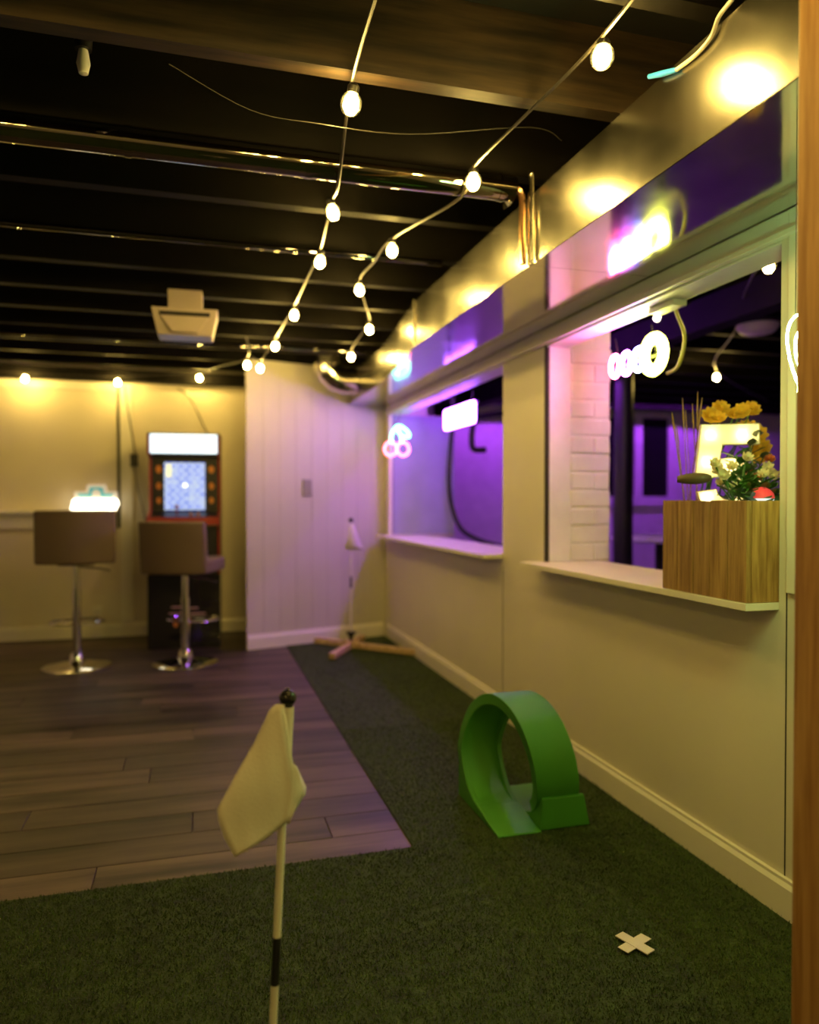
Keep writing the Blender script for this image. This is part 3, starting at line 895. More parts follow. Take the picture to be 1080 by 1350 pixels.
bm = NB(); tube(bm, [(-.05, .05, .90), (-.05, .045, .95)], .005, 8); ball(bm, (-.05, .044, .957), .014, 10, 8); obj('joystick', bm, M['red_edge'], cp, True)
for bx in (.04, .09):
    bm = NB(); tube(bm, [(bx, .05, .90), (bx, .048, .914)], .013, 12); obj('button', bm, M['orange_print'], cp, True)
bm = NB(); box(bm, (-iw, -.026, .835), (iw, -.0205, .889)); obj('deck_edge', bm, M['red_edge'], cp)
bm = NB(); box(bm, (-iw, .125, .926), (iw, .36, 1.305)); bz = obj('bezel', bm, M['black_plastic'], ar)
bm = NB(); box(bm, (-.138, .117, .935), (.132, .1245, 1.262)); obj('screen', bm, M['screen'], ar, bevel=.002)
bm = NB(); tube(bm, [(.0, .1166, 1.105), (.0, .1150, 1.105)], .013, 14); obj('screen_dot', bm, emit('screen_bright_dot', (1, 1, 1), 3), bz)
bm = NB(); box(bm, (-.125, .1155, 1.16), (-.09, .1169, 1.25)); obj('screen_patch', bm, emit('screen_yellow_patch', (.75, .78, .45), 1.0), bz)
for s in (-1, 1):
    for zz, rr in ((1.215, .024), (1.10, .022), (1.0, .02)):
        bm = NB(); lathe(bm, [(rr, 0), (rr, .0012), (0, .0012)], (0, 0, 0), 14, Matrix.Translation((s * .175, .1249, zz)) @ Matrix.Rotation(R(90), 4, 'X') @ Matrix.Diagonal((.8, 1.15, 1, 1)))
        obj('side_print', bm, M['orange_print'], bz)
bm = NB(); box(bm, (-iw, .03, 1.306), (iw, .36, 1.317)); obj('marquee_shelf', bm, M['black_plastic'], ar)
bm = NB(); box(bm, (-iw, .022, 1.319), (iw, .034, 1.448)); obj('marquee', bm, M['marquee'], ar, bevel=.003)
bm = NB(); box(bm, (-iw, .0345, 1.318), (iw, .36, 1.4555)); obj('marquee_box', bm, M['black_plastic'], ar)
for (a, b, c, d_, mm) in ((-.085, .02, .395, .407, 'pale_print'), (.0, .09, .388, .398, 'pale_print'), (-.10, .03, .355, .366, 'pale_print'), (.04, .14, .350, .360, 'pale_print'), (.07, .13, .305, .322, 'green_print')):
    bm = NB(); box(bm, (a, -.0014, c - .12), (b, -.0002, d_ - .12)); obj('riser_print', bm, M[mm], rs)
for xx in (-.055, .025):
    bm = NB(); lathe(bm, [(.024, 0), (.024, .0012), (0, .0012)], (0, 0, 0), 16, Matrix.Translation((xx, -.0002, .185)) @ Matrix.Rotation(R(90), 4, 'X') @ Matrix.Diagonal((.75, 1.7, 1, 1)))
    obj('riser_print', bm, M['orange_print'], rs)

# ---- wooden planter on the sill
px0, px1, py0, py1, pzb, pzt = 1.268, 1.475, 1.503, 1.838, .7535, 1.0
pn = thing('wooden_planter', 'square planter box of upright cedar boards standing on the window sill', 'planter', ((px0 + px1) / 2, (py0 + py1) / 2, pzb), world=True)
bm = NB(); box(bm, (px0 + .016, py0 + .016, pzb), (px1 - .016, py1 - .016, pzt - .07)); obj('soil_block', bm, M['ribbon'], pn)
nbd = 5; bwid = (py1 - py0 - .0) / nbd
for i in range(nbd):
    a = py0 + bwid * i
    for xx in (px0, px1 - .015):
        j = random.uniform(-.0008, .0008)
        quick = NB(); box(quick, (xx + j, a + .0013, pzb + .0005), (xx + .015 + j, a + bwid - .0013, pzt + random.uniform(-.001, .001))); obj('board', quick, M['cedar'], pn, bevel=.0012)
nb2 = 2; bw2 = (px1 - px0 - .031) / nb2
for i in range(nb2):
    a = px0 + .0155 + bw2 * i
    for yy in (py0 + .0008, py1 - .0158):
        quick = NB(); box(quick, (a + .0006, yy, pzb + .0005), (a + bw2 - .0006, yy + .0149, pzt)); obj('board', quick, M['cedar'], pn, bevel=.0012)

# marquee figure 5 with bulbs, standing in the planter
fv = thing('marquee_number', 'lit marquee number 5 with round bulbs standing in the planter', 'marquee sign', (1.390, 1.728, .955), R(-30))
# outline (x right, z up); 0.17 wide, 0.29 high
S5 = [(-.066, .250), (.078, .250), (.078, .197), (-.014, .197), (-.020, .155)]
c5 = (.004, .080)
for a in range(104, -178, -12): S5.append((c5[0] + .080 * math.cos(R(a)), c5[1] + .080 * math.sin(R(a))))
for a in range(-172, 118, 14): S5.append((c5[0] + .032 * math.cos(R(a)), c5[1] + .033 * math.sin(R(a))))
S5 += [(-.040, .108), (-.080, .112)]
bm = NB(); prism(bm, S5, 1, 0.0, .012); obj('face', bm, M['marquee_five'], fv)
bm = NB()
n = len(S5)
for i in range(n):
    a = Vector((S5[i][0], 0, S5[i][1])); b = Vector((S5[(i + 1) % n][0], 0, S5[(i + 1) % n][1]))
    dd = (b - a); l = dd.length
    if l < 1e-4: continue
    mt = Matrix.Translation(a) @ Quaternion((0, 1, 0), -math.atan2(dd.z, dd.x)).to_matrix().to_4x4()
    box(bm, (-.0015, -.020, -.0015), (l + .0015, .013, .0015), mt)
obj('rim', bm, M['marquee_five'], fv)
for (bx, bzz) in ((-.040, .224), (.040, .224), (-.048, .150), (.012, .137), (.060, .085), (.025, .027), (-.048, .052)):
    bm = NB(); ball(bm, (bx, -.012, bzz), .0085, 12, 8); obj('bulb', bm, M['small_bulb'], fv, True)

# ================================================================== LIGHTS AND NEON
def string_lights(name, label, bulbs, cord, group='warm globe string lights', tilt=None):
    t = thing(name, label, 'string lights', tuple(bulbs[len(bulbs) // 2]), 0, group, world=True)
    bm = NB(); tube(bm, smooth_path(cord, 5), .0042, 6); obj('cord', bm, M['cord'], t, True)
    for i, b in enumerate(bulbs):
        b = Vector(b)
        dirn = Vector((random.uniform(-.25, .25), random.uniform(-.25, .25), -1)).normalized() if tilt is None else Vector(tilt)
        q = Vector((0, 0, -1)).rotation_difference(dirn).to_matrix().to_4x4()
        mt = Matrix.Translation(b) @ q
        bm = NB(); ball(bm, (0, 0, 0), .0245, 14, 10, 1.08, mt)
        gl = obj('bulb', bm, M['globe'], t, True)
        bm = NB(); lathe(bm, [(0, -.021), (.010, -.018), (.0165, -.008), (.0175, .0), (.014, .011), (.007, .018), (0, .020)], (0, 0, -.003), 10, mt); fo = obj('filament', bm, M['filament'], gl, True)
        bm = NB(); lathe(bm, [(.013, .022), (.0135, .036), (.008, .042), (0, .042)], (0, 0, 0), 12, mt); so = obj('socket', bm, M['black_plastic'], gl, True)
    return t
ZB = 1.880
A_b = [on(463, 137, 2, ZB), on(439, 280, 2, ZB), on(422, 345, 2, ZB), on(388, 415, 2, ZB), on(363, 456, 2, ZB), on(343, 485, 2, ZB - .10)]
B_b = [on(794, 75, 2, ZB), on(624, 240, 2, ZB), on(517, 330, 2, ZB), on(474, 382, 2, ZB), on(487, 434, 2, ZB), on(463, 470, 2, ZB)]
A_b = [Vector((.27, -.35, ZB)), Vector((.28, .30, ZB)), Vector((.30, .93, ZB))] + A_b
B_b = [Vector((.75, -.75, ZB)), Vector((.74, -.15, ZB)), Vector((.72, .45, ZB))] + B_b
def cord_over(bl, start, end):
    out = [start]
    for i, b in enumerate(bl):
        out.append(b + Vector((0, 0, .040)))
        if i < len(bl) - 1:
            m_ = (b + bl[i + 1]) / 2 + Vector((0, 0, .038))
            if (b.y - 2.045) * (bl[i + 1].y - 2.045) < 0 and abs(b.x - bl[i + 1].x) < .3:
                t_ = (2.045 - b.y) / (bl[i + 1].y - b.y)
                m_ = b.lerp(bl[i + 1], t_); m_.z = 1.866          # below the round pipe
            out.append(m_)
    out.append(end)
    return out
string_lights('string_lights', 'string of warm globe bulbs running below the joists to the corner wall', A_b, cord_over(A_b, Vector((.27, -1.0, 1.94)), Vector((.36, 5.02, 1.945))), 'warm globe string lights')
string_lights('string_lights', 'string of warm globe bulbs running below the joists beside the metal duct', B_b, cord_over(B_b, Vector((.75, -1.0, 1.93)), Vector((.95, 4.62, 1.945))), 'warm globe string lights')
C_b = [Vector((-2.3, 5.72, 1.85)), Vector((-1.75, 5.72, 1.86)), on(33, 499, 1, 5.72), on(155, 504, 1, 5.72), on(263, 498, 1, 5.72), on(326, 481, 1, 4.62)]
string_lights('string_lights', 'string of warm globe bulbs along the top of the back wall', C_b, cord_over(C_b, Vector((-2.8, 5.72, 1.93)), Vector((.29, 4.45, 1.945))), 'warm globe string lights')
D_b = [on(1014, 351, 2, 1.84), on(945, 497, 2, 1.84)]
string_lights('string_lights', 'string of warm globe bulbs in the violet room beyond the windows', D_b, cord_over(D_b, Vector((1.80, 1.2, 1.94)), Vector((5.2, 5.9, 1.94))), 'warm globe string lights')

E_b = [Vector((-1.05, -1.6 + .52 * i, ZB)) for i in range(5)]  # extra string out of view, added to brighten the right wall
string_lights('string_lights', 'string of warm globe bulbs above the near end of the turf', E_b, cord_over(E_b, Vector((-1.05, -2.2, 1.94)), Vector((-1.05, 1.0, 1.94))), 'warm globe string lights')

# cherry neon hanging in the farther opening
chp = on(523, 590, 1, 5.02)
ch = thing('cherry_neon', 'neon sign of two red cherry rings with green stems hanging in the window', 'neon sign', (chp.x, 5.02, 1.29), world=True)
for px_ in (515, 531.5):
    c = on(px_, 592, 1, 5.02)
    bm = NB(); tube(bm, [c + Vector((.043 * math.cos(R(a)), 0, .046 * math.sin(R(a)))) for a in range(0, 360, 15)], .0075, 8, True); obj('red_ring', bm, M['neon_red'], ch, True)
def line_on(pts, ax, val): return [on(a, b, ax, val) for a, b in pts]
for pts in ([(516, 583), (517, 572), (523, 562)], [(530, 583), (528, 572), (523, 562)]):
    bm = NB(); tube(bm, smooth_path(line_on(pts, 1, 5.02), 5), .0075, 8); obj('green_stem', bm, M['neon_green'], ch, True)
bm = NB(); tube(bm, smooth_path(line_on([(523, 562), (530, 563), (538, 570), (539, 576), (531, 575), (525, 569)], 1, 5.02), 5, True), .0075, 8, True); obj('green_leaf', bm, M['neon_green'], ch, True)
bm = NB(); cp0 = on(523, 562, 1, 5.02); tube(bm, [cp0, Vector((max(cp0.x, 1.372), 5.02, 1.618))], .0015, 5); obj('wire', bm, M['cord'], ch)

# violet light box hanging behind the farther opening
XB = 1.615
lb = thing('light_box_sign', 'glowing white-violet rounded rectangular light box hanging in the window', 'light box', (XB, 4.52, 1.46), world=True)
def rrect(cx_, cz_, w_, h_, r_, n=4):
    out = []
    for sx, sz, a0 in ((1, 1, 0), (-1, 1, 90), (-1, -1, 180), (1, -1, 270)):
        for i in range(n + 1):
            a = R(a0 + 90 * i / n); out.append((cx_ + sx * (w_ / 2 - r_) + r_ * math.cos(a), cz_ + sz * (h_ / 2 - r_) + r_ * math.sin(a)))
    return out
bm = NB(); prism(bm, rrect(4.53, 1.538, .56, .135, .025), 0, XB, XB + .016); obj('lit_face', bm, M['neon_box'], lb)
bm = NB(); prism(bm, rrect(4.53, 1.538, .57, .145, .028), 0, XB + .0165, XB + .035); obj('housing', bm, M['black_plastic'], lb)
for yy in (4.33, 4.73):
    bm = NB(); tube(bm, [(XB + .025, yy, 1.61), (XB + .025, yy, 1.9495)], .0022, 6); obj('wire', bm, M['cord'], lb)

# ring neon hanging in the nearer opening: three small rings and a large yellow one
XN = 1.50
rn = thing('ring_neon', 'neon sign of three small pink, violet and blue rings and one large yellow ring', 'neon sign', (XN, 2.33, 1.43), world=True)
def ring(cy_, cz_, ry, rz_, mat, tr, nm):
    bm = NB(); tube(bm, [Vector((XN, cy_ + ry * math.cos(R(a)), cz_ + rz_ * math.sin(R(a)))) for a in range(0, 360, 12)], tr, 8, True); obj(nm, bm, M[mat], rn, True)
c = on(862, 467, 0, XN); ring(c.y, c.z, 0.062, .062, 'neon_yellow', .013, 'yellow_ring'); ring(c.y, c.z, 0.038, .041, 'neon_yellow', .008, 'yellow_ring')
for px_, py_, mt_, nm in ((842, 474, 'neon_blue', 'blue_ring'), (826, 479, 'neon_violet', 'violet_ring'), (811, 483, 'neon_pink', 'pink_ring')):
    c = on(px_, py_, 0, XN); ring(c.y, c.z, 0.029, .038, mt_, .008, nm)
bm = NB(); box(bm, (XN + .014, 2.17, 1.49), (XN + .020, 2.52, 1.50)); obj('backing_bar', bm, M['black_plastic'], rn)
for yy in (2.24, 2.47):
    bm = NB(); tube(bm, [(XN + .017, yy, 1.4995), (XN + .017, yy + .03, 1.6065)], .0015, 5); obj('wire', bm, M['cord'], rn)
bm = NB(); tube(bm, smooth_path([on(*p, 0, 1.46) for p in ((889, 400), (893, 415), (902, 438), (901, 462), (893, 484), (880, 492))] , 6), .0055, 8)
tag(obj('yellow_cable', bm, M['yellow_cord'], None, True), 'yellow cable looping down beside the ring neon', 'cable')
# white cable clip block under the window head
cb = on(884, 392, 0, 1.42)
clp = thing('cable_clip', 'small white plug block under the window head above the ring neon', 'plug block', (1.43, 2.04, 1.59), world=True)
bm = NB(); box(bm, (1.405, 1.99, 1.598), (1.455, 2.12, 1.618)); obj('block', bm, M['white_plastic'], clp, bevel=.003)
bm = NB(); ball(bm, (1.42, 2.095, 1.582), .012, 10, 8); obj('lamp', bm, M['sign_white'], clp, True)

# pale green neon outline off the wall behind the post; its unseen half is added for light
bm = NB()
gp = [on(*p, 0, 1.06) for p in ((1062, 520), (1052, 505), (1042, 475), (1038, 447), (1041, 428), (1049, 417), (1058, 414), (1066, 422))]
gn = thing('green_neon', 'thin pale green neon outline hanging from the duct behind the pine post', 'neon sign', tuple(gp[0]), world=True)
yc = 1.03
loop_g = gp + [Vector((p.x, 2 * yc - p.y, p.z)) for p in gp[::-1]]
tube(bm, smooth_path(loop_g, 6, True), .0022, 8, True); obj('outer_tube', bm, M['neon_pale'], gn, True)
bm = NB(); tube(bm, smooth_path([on(*p, 0, 1.06) for p in ((1056, 492), (1050, 470), (1049, 450), (1054, 436), (1062, 432))], 6), .0022, 8); obj('inner_tube', bm, M['neon_pale'], gn, True)
for p in (gp[5], gp[7]):
    bm = NB(); tube(bm, [p, Vector((p.x, p.y, 1.6898))], .0008, 5); obj('wire', bm, M['cord'], gn)

# added unseen violet tubes; the room's real violet source is unknown
lt = thing('led_tube', 'violet LED tube above the window with the cherry neon, in the room beyond', 'LED tube', (1.70, 3.4, 1.88), world=True)
bm = NB(); tube(bm, [(1.70, 3.4, 1.90), (1.70, 5.1, 1.90)], .014, 10); obj('lit_tube', bm, M['led'], lt, True)
bm = NB(); box(bm, (1.6515, 3.4, 1.892), (1.685, 5.1, 1.908)); obj('mount', bm, M['white_plastic'], lt)
lt = thing('led_tube', 'violet LED tube tucked between the joists by the far wall of the room beyond', 'LED tube', (2.3, 6.60, 2.04), world=True)
bm = NB(); tube(bm, [(2.2, 6.60, 2.06), (5.6, 6.60, 2.06)], .014, 10); obj('lit_tube', bm, M['led_room'], lt, True)
bm = NB(); box(bm, (2.2, 6.585, 2.076), (5.6, 6.615, 2.1498)); obj('mount', bm, M['white_plastic'], lt)

# lit arrow sign on the ledge of the back wall
sg = thing('arrow_sign', 'small lit sign with teal stepped top and white arrow band on the wall ledge', 'sign', (-.685, 5.80, .9305), R(-4))
outl = [(-.145, .0), (.145, .0), (.145, .135), (.075, .135), (.065, .185), (-.055, .185), (-.065, .135), (-.145, .135)]
bm = NB(); prism(bm, outl, 1, .0, .03); obj('panel', bm, M['sign_body'], sg, bevel=.003)
bm = NB(); prism(bm, [(-.118, .095), (.118, .095), (.118, .118), (.058, .118), (.048, .165), (-.038, .165), (-.048, .118), (-.118, .118)], 1, -.003, -.0002); tl = obj('teal_print', bm, M['sign_teal'], sg)
bm = NB(); lathe(bm, [(.03, 0), (.03, .001), (0, .001)], (0, 0, 0), 16, Matrix.Translation((.005, -.0031, .118)) @ Matrix.Rotation(R(90), 4, 'X')); obj('round_print', bm, M['sign_body'], tl)
bm = NB(); prism(bm, [(-.165, .004), (.075, .004), (.10, -.0), (.135, .004), (.160, .045), (.148, .078), (-.150, .078)], 1, -.022, -.004); obj('arrow_band', bm, M['sign_white'], sg, bevel=.003)

# ================================================================== SMALL THINGS
# ceiling register
vp = on(245, 425, 1, 3.6)
vt = thing('ceiling_register', 'beige metal air register hanging below the black joists', 'register', (vp.x, 3.6, 1.74), R(-2))
bm = NB()
def frus(bm, z0, z1, w0, w1, d0, d1, yo=0):
    v = [bm.verts.new(p) for p in ((-w0, yo - d0, z0), (w0, yo - d0, z0), (w0, yo + d0, z0), (-w0, yo + d0, z0), (-w1, yo - d1, z1), (w1, yo - d1, z1), (w1, yo + d1, z1), (-w1, yo + d1, z1))]
    for f in ((0, 3, 2, 1), (4, 5, 6, 7), (0, 1, 5, 4), (1, 2, 6, 5), (2, 3, 7, 6), (3, 0, 4, 7)): bm.faces.new([v[i] for i in f])
frus(bm, .002, .118, .118, .143, .07, .095); obj('hood', bm, M['vent'], vt, bevel=.003)
bm = NB(); box(bm, (-.075, -.06, .118), (.075, .06, .2095)); obj('neck', bm, M['vent'], vt, bevel=.003)
bm = NB(); box(bm, (-.108, -.098, .085), (.108, -.080, .101)); obj('slot', bm, M['seam'], vt)
bm = NB(); prism(bm, [(-.105, .080), (.105, .080), (.055, .012), (-.055, .012)], 1, -.096, -.072); obj('deflector', bm, M['vent'], vt, bevel=.002)

# unlit porcelain lampholder between joists
lpn = on(110, 84, 2, 1.98)
ls = thing('lamp_socket', 'small unlit white lamp socket between the black joists', 'lamp socket', (lpn.x, lpn.y, 1.95), world=True)
bm = NB(); lathe(bm, [(0, 1.955), (.010, 1.958), (.015, 1.98), (.010, 2.01)], (lpn.x, lpn.y, 0), 16); obj('bulb', bm, M['white_plastic'], ls, True)
bm = NB(); lathe(bm, [(.018, 2.0105), (.022, 2.06), (.03, 2.1495)], (lpn.x, lpn.y, 0), 16); obj('holder', bm, M['black_plastic'], ls, True)

# white wire with blue end lying on the duct
bm = NB(); wp = [on(*p, 0, .941) for p in ((985, -30), (965, 0), (948, 22), (938, 48), (918, 72), (892, 92))]
wr2 = thing('loose_wire', 'loose white wire with blue end draped over the duct', 'wire', tuple(wp[0]), world=True)
tube(bm, smooth_path(wp, 6), .0042, 8); obj('lead', bm, M['cord_white'], wr2, True)
bm = NB(); tube(bm, [wp[-1], on(874, 97, 0, .936), on(856, 101, 0, .930)], [.005, .0065, .005], 10); obj('blue_end', bm, M['blue_tip'], wr2, True)

# thin cable sagging between joists
bm = NB(); tube(bm, smooth_path([(-.05, 1.72, 1.945), on(330, 145, 1, 1.75), on(420, 163, 1, 1.75), on(540, 177, 1, 1.75), on(700, 168, 1, 1.75), (.93, 1.80, 1.945)], 6), .0011, 6)
tag(obj('thin_cable', bm, M['cord'], None, True), 'thin dark cable sagging below the joists between the two light strings', 'cable')

# cable and adapter on the back wall
ca = thing('power_adapter', 'black power adapter with thin cable on the back wall by the arcade cabinet', 'adapter', (-.43, 5.87, 1.28), world=True)
bm = NB(); tube(bm, smooth_path([on(*p, 1, 5.868) for p in ((164, 508), (167, 530), (172, 560), (176, 585), (177, 598))], 5), .0045, 6); obj('cable', bm, M['cord'], ca, True)
bm = NB(); tube(bm, smooth_path([on(*p, 1, 5.868) for p in ((177, 616), (182, 645), (189, 672), (193, 690))], 5), .003, 6); obj('cable', bm, M['cord'], ca, True)
q = on(177, 607, 1, 5.868); bm = NB(); box(bm, (q.x - .026, 5.853, q.z - .045), (q.x + .026, 5.8795, q.z + .045)); obj('adapter_body', bm, M['black_plastic'], ca, bevel=.005)
bm = NB(); tube(bm, smooth_path([on(*p, 1, 5.885) for p in ((234, 512), (248, 522), (259, 540), (268, 560), (274, 572))], 5), .0035, 6)
tag(obj('wall_cable', bm, M['cord'], None, True), 'thin cable hanging down the back wall to the arcade cabinet', 'cable')

# wall plate on the corner wall
pc = A + d * .44
pt_ = thing('wall_plate', 'grey switch plate on the corner wall', 'switch plate', (pc.x, pc.y, 1.09), ang)
bm = NB(); box(bm, (-.034, -.0145, -.058), (.034, -.0005, .058)); obj('plate', bm, M['plate'], pt_, bevel=.003)
bm = NB(); box(bm, (-.008, -.019, -.018), (.008, -.0147, .018)); obj('toggle', bm, M['plate'], pt_, bevel=.001)

# wall outlet low on the back wall
oc = on(128, 808, 1, 5.89)
ot = thing('wall_outlet', 'small outlet with plug low on the back wall behind the bar stools', 'outlet', (oc.x, 5.89, oc.z), world=True)
bm = NB(); box(bm, (oc.x - .035, 5.892, oc.z - .05), (oc.x + .035, 5.8995, oc.z + .05)); obj('plate', bm, M['trim'], ot, bevel=.002)
bm = NB(); box(bm, (oc.x - .012, 5.868, oc.z - .012), (oc.x + .02, 5.8915, oc.z + .014)); obj('plug', bm, M['white_plastic'], ot, bevel=.003)

# black hose hanging behind the farther opening
bm = NB(); tube(bm, smooth_path([(1.80, 5.20, 1.9495), on(599, 545, 1, 5.20), on(595, 580, 1, 5.20), on(592, 630, 1, 5.19), on(596, 668, 1, 5.17), on(608, 697, 1, 5.13), on(630, 711, 1, 5.08), on(662, 720, 1, 5.0), on(700, 724, 1, 4.9), (2.6, 4.8, .45), (2.65, 4.8, .0)], 6), .017, 10)
tag(obj('black_hose', bm, M['black_plastic'], None, True), 'thick black hose hanging in a curve in the room beyond the farther window', 'hose')
# dark pipework under the ceiling beyond the farther opening
bm = NB(); tube(bm, smooth_path([on(*p, 1, 5.1) for p in ((700, 540), (640, 548), (625, 555), (623, 590), (640, 593))] , 5), .022, 10)
dk = tag(obj('dark_bracket_pipe', bm, M['black_plastic'], None, True), 'black bent pipe beside the light box in the room beyond', 'pipe')
bm = NB(); box(bm, (2.28, .5, 1.80), (2.38, 7.1, 1.9495))
tag(obj('ceiling_beam', bm, M['black_wood'], None, bevel=.004), 'dark timber beam along the ceiling of the room beyond', 'beam')
bm = NB(); tube(bm, [(2.62, 4.22, -.012), (2.62, 4.22, 1.9495)], .062, 16)
cm = thing('support_column', 'black round support column in the room beyond', 'column', (2.62, 4.22, -.012), world=True)
obj('shaft', bm, M['black_plastic'], cm, True)
bm = NB(); box(bm, (2.53, 4.13, 1.93), (2.71, 4.31, 1.9494)); obj('cap_plate', bm, M['black_plastic'], cm)
bm = NB(); box(bm, (2.53, 4.13, -.0118), (2.71, 4.31, .0)); obj('base_plate', bm, M['black_plastic'], cm)
# round table beyond
tb = thing('round_table', 'white round table in the violet room beyond the windows', 'table', (3.25, 4.75, -.012))
bm = NB(); lathe(bm, [(.40, .72), (.42, .73), (.42, .745), (.40, .752), (0, .752)], (0, 0, 0), 40); obj('table_top', bm, M['table_top'], tb, True)
bm = NB(); tube(bm, [(0, 0, .02), (0, 0, .722)], .03, 14); obj('pedestal', bm, M['black_plastic'], tb, True)
bm = NB(); lathe(bm, [(.25, 0), (.25, .012), (.04, .03), (0, .03)], (0, 0, 0), 28); obj('foot', bm, M['black_plastic'], tb, True)
# shallow ceiling lamp dome beyond (unlit)
dl = thing('ceiling_dome', 'shallow white unlit ceiling dome lamp in the room beyond', 'ceiling lamp', (2.93, 3.40, 1.93), world=True)
bm = NB(); lathe(bm, [(0, -.03), (.08, -.024), (.095, -.012), (.11, .010), (.11, .0195)], (2.93, 3.40, 1.93), 28); obj('dome', bm, M['white_plastic'], dl, True)

# ---- flowers and foliage in the planter
PC = Vector((1.375, 1.70, .93))
def petals(bm, c, n, r, up, cup, rows=2, wid=.5):
    q = Vector((0, 0, 1)).rotation_difference(Vector(up).normalized()).to_matrix()
    for rw in range(rows):
        rr = r * (1 - .32 * rw)
        for i in range(n):
            a = 2 * math.pi * (i + .5 * rw) / n
            dx = Vector((math.cos(a), math.sin(a), 0)); sx = Vector((-math.sin(a), math.cos(a), 0))
            pts = []
            for t, ww in ((0, .12), (.45, wid), (.8, wid * .9), (1.0, .12)):
                base = dx * (rr * t) + Vector((0, 0, rr * (cup + .45 * rw) * t * t + .004 * rw))
                pts.append((base - sx * rr * ww * .5, base + sx * rr * ww * .5))
            vs_ = [(bm.verts.new(c + q @ a_), bm.verts.new(c + q @ b_)) for a_, b_ in pts]
            for u, v_ in zip(vs_, vs_[1:]): bm.faces.new((u[0], u[1], v_[1], v_[0]))
def flower(name, label, cat, group, pos, r, mat, n=9, cup=.25, rows=3, root=None):
    pos = Vector(pos)
    root = root or Vector((PC.x + random.uniform(-.05, .05), random.uniform(1.54, 1.64), .931))
    t = thing(name, label, cat, tuple(root), 0, group, world=True)
    up = (Vector((-.45, -.7, .55)) + Vector((random.uniform(-.3, .3), random.uniform(-.3, .3), random.uniform(-.2, .3)))).normalized()
    bm = NB(); tube(bm, smooth_path([root, (root + pos) / 2 + Vector((random.uniform(-.01, .01), .01, .0)), pos], 4), .0022, 5); obj('stem', bm, M['leaf'], t, True)
    bm = NB(); petals(bm, pos, n, r, up, cup, rows, .62); b = obj('bloom', bm, mat, t)
    bm = NB(); ball(bm, pos + up * .006, r * .28, 8, 6); obj('flower_centre', bm, mat, b, True)
    return t
YD = 1.80
for ky, (px_, py_, r) in enumerate(((937, 549, .026), (950, 540, .026), (948, 553, .022), (968, 548, .022), (978, 543, .024), (990, 541, .026), (983, 568, .034), (996, 574, .032), (1003, 592, .030), (972, 578, .026), (1000, 604, .022))):
    flower('yellow_flower', 'ruffled golden yellow flower standing above the top of the lit number' if ky < 6 else 'ruffled golden yellow flower beside the lit number, above the roses', 'flower', 'yellow flowers above the number' if ky < 6 else 'yellow flowers beside the number', on(px_, py_, 1, YD + random.uniform(-.015, .03)), r * 1.08, M['petal_yellow'], 9, .35, 3, Vector((PC.x + random.uniform(-.05, .06), random.uniform(1.79, 1.815), .931)))
for px_, py_ in ((984, 606), (966, 618), (948, 622), (943, 614), (966, 645), (1011, 618), (1007, 628), (1019, 628), (950, 640), (955, 628)):
    flower('cream_rose', 'small cream white rose among the green leaves of the planter', 'flower', 'cream roses in the planter', on(px_, py_, 1, 1.61 + random.uniform(-.03, .03)), .0165, M['petal_white'], 7, .9, 3)
for px_, py_ in ((988, 620), (1000, 630), (1015, 606), (978, 627)):
    flower('orange_flower', 'small rust orange flower among the leaves of the planter', 'flower', 'rust orange flowers in the planter', on(px_, py_, 1, 1.66 + random.uniform(-.02, .03)), .015, M['petal_orange'], 8, .4, 2)
def sprig(px_, py_, yy, mat, label, group, n=11, ln=.05):
    tip = on(px_, py_, 1, yy)
    root = Vector((PC.x + random.uniform(-.06, .05), min(1.65, max(1.54, yy - .03 + random.uniform(-.03, .02))), .931))
    t = thing('leafy_sprig', label, 'foliage', tuple(root), 0, group, world=True)
    pth = smooth_path([root, (root + tip) / 2 + Vector((.01, 0, .015)), tip], 5)
    bm = NB(); tube(bm, pth, .0018, 5); obj('stem', bm, mat, t)
    for i in range(n):
        c = pth[int(len(pth) * (.35 + .62 * i / n))]
        a = i * 2.4
        dv = Vector((math.cos(a) * .8, math.sin(a) * .8, .55)).normalized(); sv = dv.cross(Vector((0, 0, 1))).normalized()
        bm = NB()
        pr = [(0, .0), (.35, .24), (.7, .2), (1, 0)]
        prev = None
        for tt, ww in pr:
            b0 = c + dv * ln * tt + Vector((0, 0, -.15 * ln * tt * tt))
            cur = [bm.verts.new(b0 - sv * ln * (ww + .01)), bm.verts.new(b0 + Vector((0, 0, -.06 * ln))), bm.verts.new(b0 + sv * ln * (ww + .01))]
            if prev:
                bm.faces.new((prev[0], prev[1], cur[1], cur[0])); bm.faces.new((prev[1], prev[2], cur[2], cur[1]))
            prev = cur
        obj('leaf', bm, mat, t)
for px_, py_, yy in ((960, 628, 1.65), (975, 612, 1.66), (972, 640, 1.60), (985, 640, 1.62), (992, 648, 1.60), (1000, 618, 1.68), (1012, 640, 1.60), (970, 600, 1.68), (978, 655, 1.57), (962, 648, 1.58), (1000, 640, 1.58), (1018, 650, 1.57), (982, 628, 1.60)):
    sprig(px_, py_, yy, M['leaf'], 'bright green leafy sprig in the planter', 'green sprigs in the planter')
for px_, py_, yy in ((988, 582, 1.68), (998, 570, 1.70), (980, 596, 1.70), (1008, 600, 1.70)):
    sprig(px_, py_, yy, M['leaf_dark'], 'dull grey-green leafy sprig in the planter', 'grey-green sprigs in the planter', 9, .045)
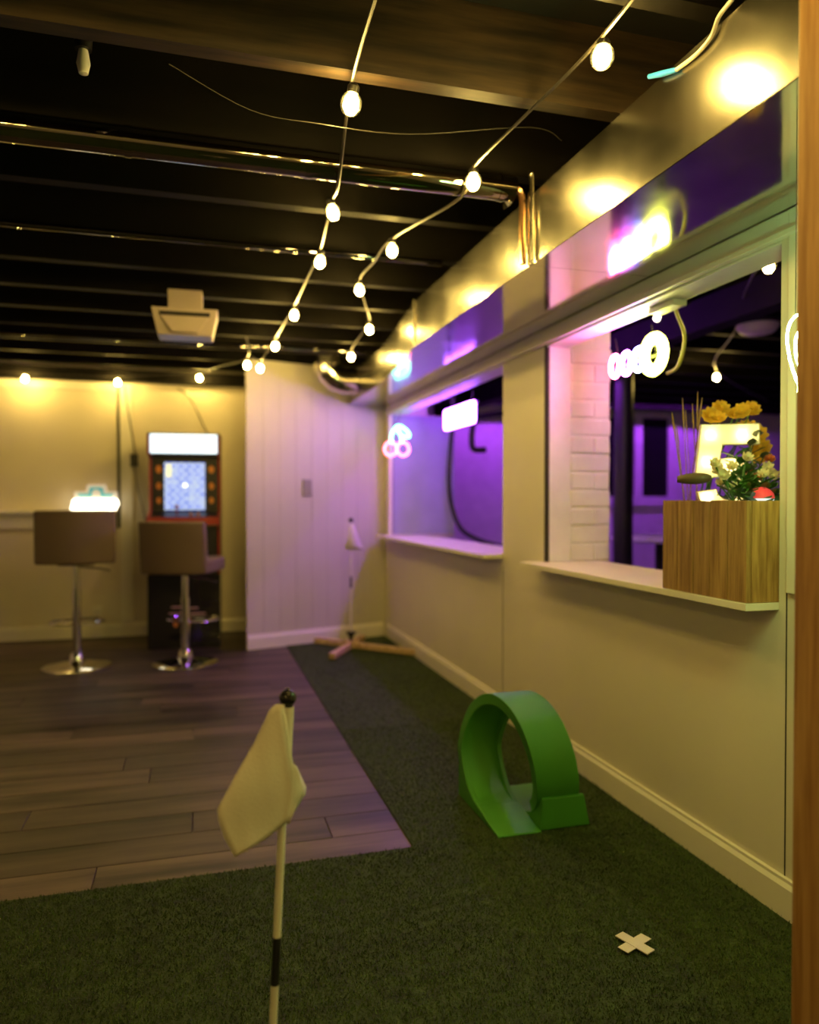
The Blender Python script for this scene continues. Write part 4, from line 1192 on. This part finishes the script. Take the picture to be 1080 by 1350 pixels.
for (px_, py_, yy, rr) in ((886, 543, 1.80, .006), (900, 525, 1.80, .004), (904, 540, 1.81, .003), (920, 516, 1.80, .004), (926, 524, 1.80, .005), (913, 532, 1.81, .004), (892, 560, 1.80, .004)):
    tip = on(px_, py_, 1, yy); root = Vector((PC.x - .045 + random.uniform(-.02, .03), 1.79 + random.uniform(-.02, .02), .931))
    t = thing('dried_reed', 'thin dried brown reed fanning out of the planter behind the lit number', 'dried reed', tuple(root), 0, 'dried reeds in the planter', world=True)
    bm = NB(); md = root.lerp(tip, .6); tube(bm, [root, md, tip], [.0014, rr * .35, .0008], 6); obj('stalk', bm, M['dry'], t, True)
    bm = NB(); tube(bm, [root.lerp(tip, .72), root.lerp(tip, .86), tip], [.0012, rr * .6, .0008], 6); obj('seed_head', bm, M['dry'], t, True)
# brown ribbon across the number
rb0, rb1 = on(893, 632, 1, 1.66), on(938, 630, 1, 1.60)
bm = NB()
prv = None
for i in range(7):
    t_ = i / 6; p = rb0.lerp(rb1, t_) + Vector((0, -.01 * math.sin(t_ * 3.1), 0)); hh = .0145 * math.sin(math.pi * (.12 + .8 * t_)) ** .6
    cur = (bm.verts.new(p + Vector((0, 0, hh))), bm.verts.new(p - Vector((0, 0, hh))))
    if prv: bm.faces.new((prv[0], cur[0], cur[1], prv[1]))
    prv = cur
rbn = tag(obj('brown_leaf', bm, M['ribbon'], None, True), 'broad dark brown dried leaf lying across the lit number', 'dried leaf')
rbn.modifiers.new('thickness', 'SOLIDIFY').thickness = .001
# little dome lamp among the leaves
dc = on(1004, 660, 1, 1.56)
dlm = thing('dome_lamp', 'small glowing dome lamp with red cap and white base in the planter', 'lamp', (dc.x, 1.56, .93), world=True)
bm = NB(); lathe(bm, [(.026, 0), (.030, .05), (.029, .074), (0, .074)], (dc.x, 1.56, .931), 20); obj('lamp_body', bm, M['lamp_white'], dlm, True)
bm = NB(); lathe(bm, [(.031, .075), (.028, .087), (.019, .097), (.008, .102), (0, .103)], (dc.x, 1.56, .931), 20); obj('lamp_cap', bm, M['lamp_red'], dlm, True)

for o in bpy.data.objects:
    if '_w' in o.keys(): del o['_w']
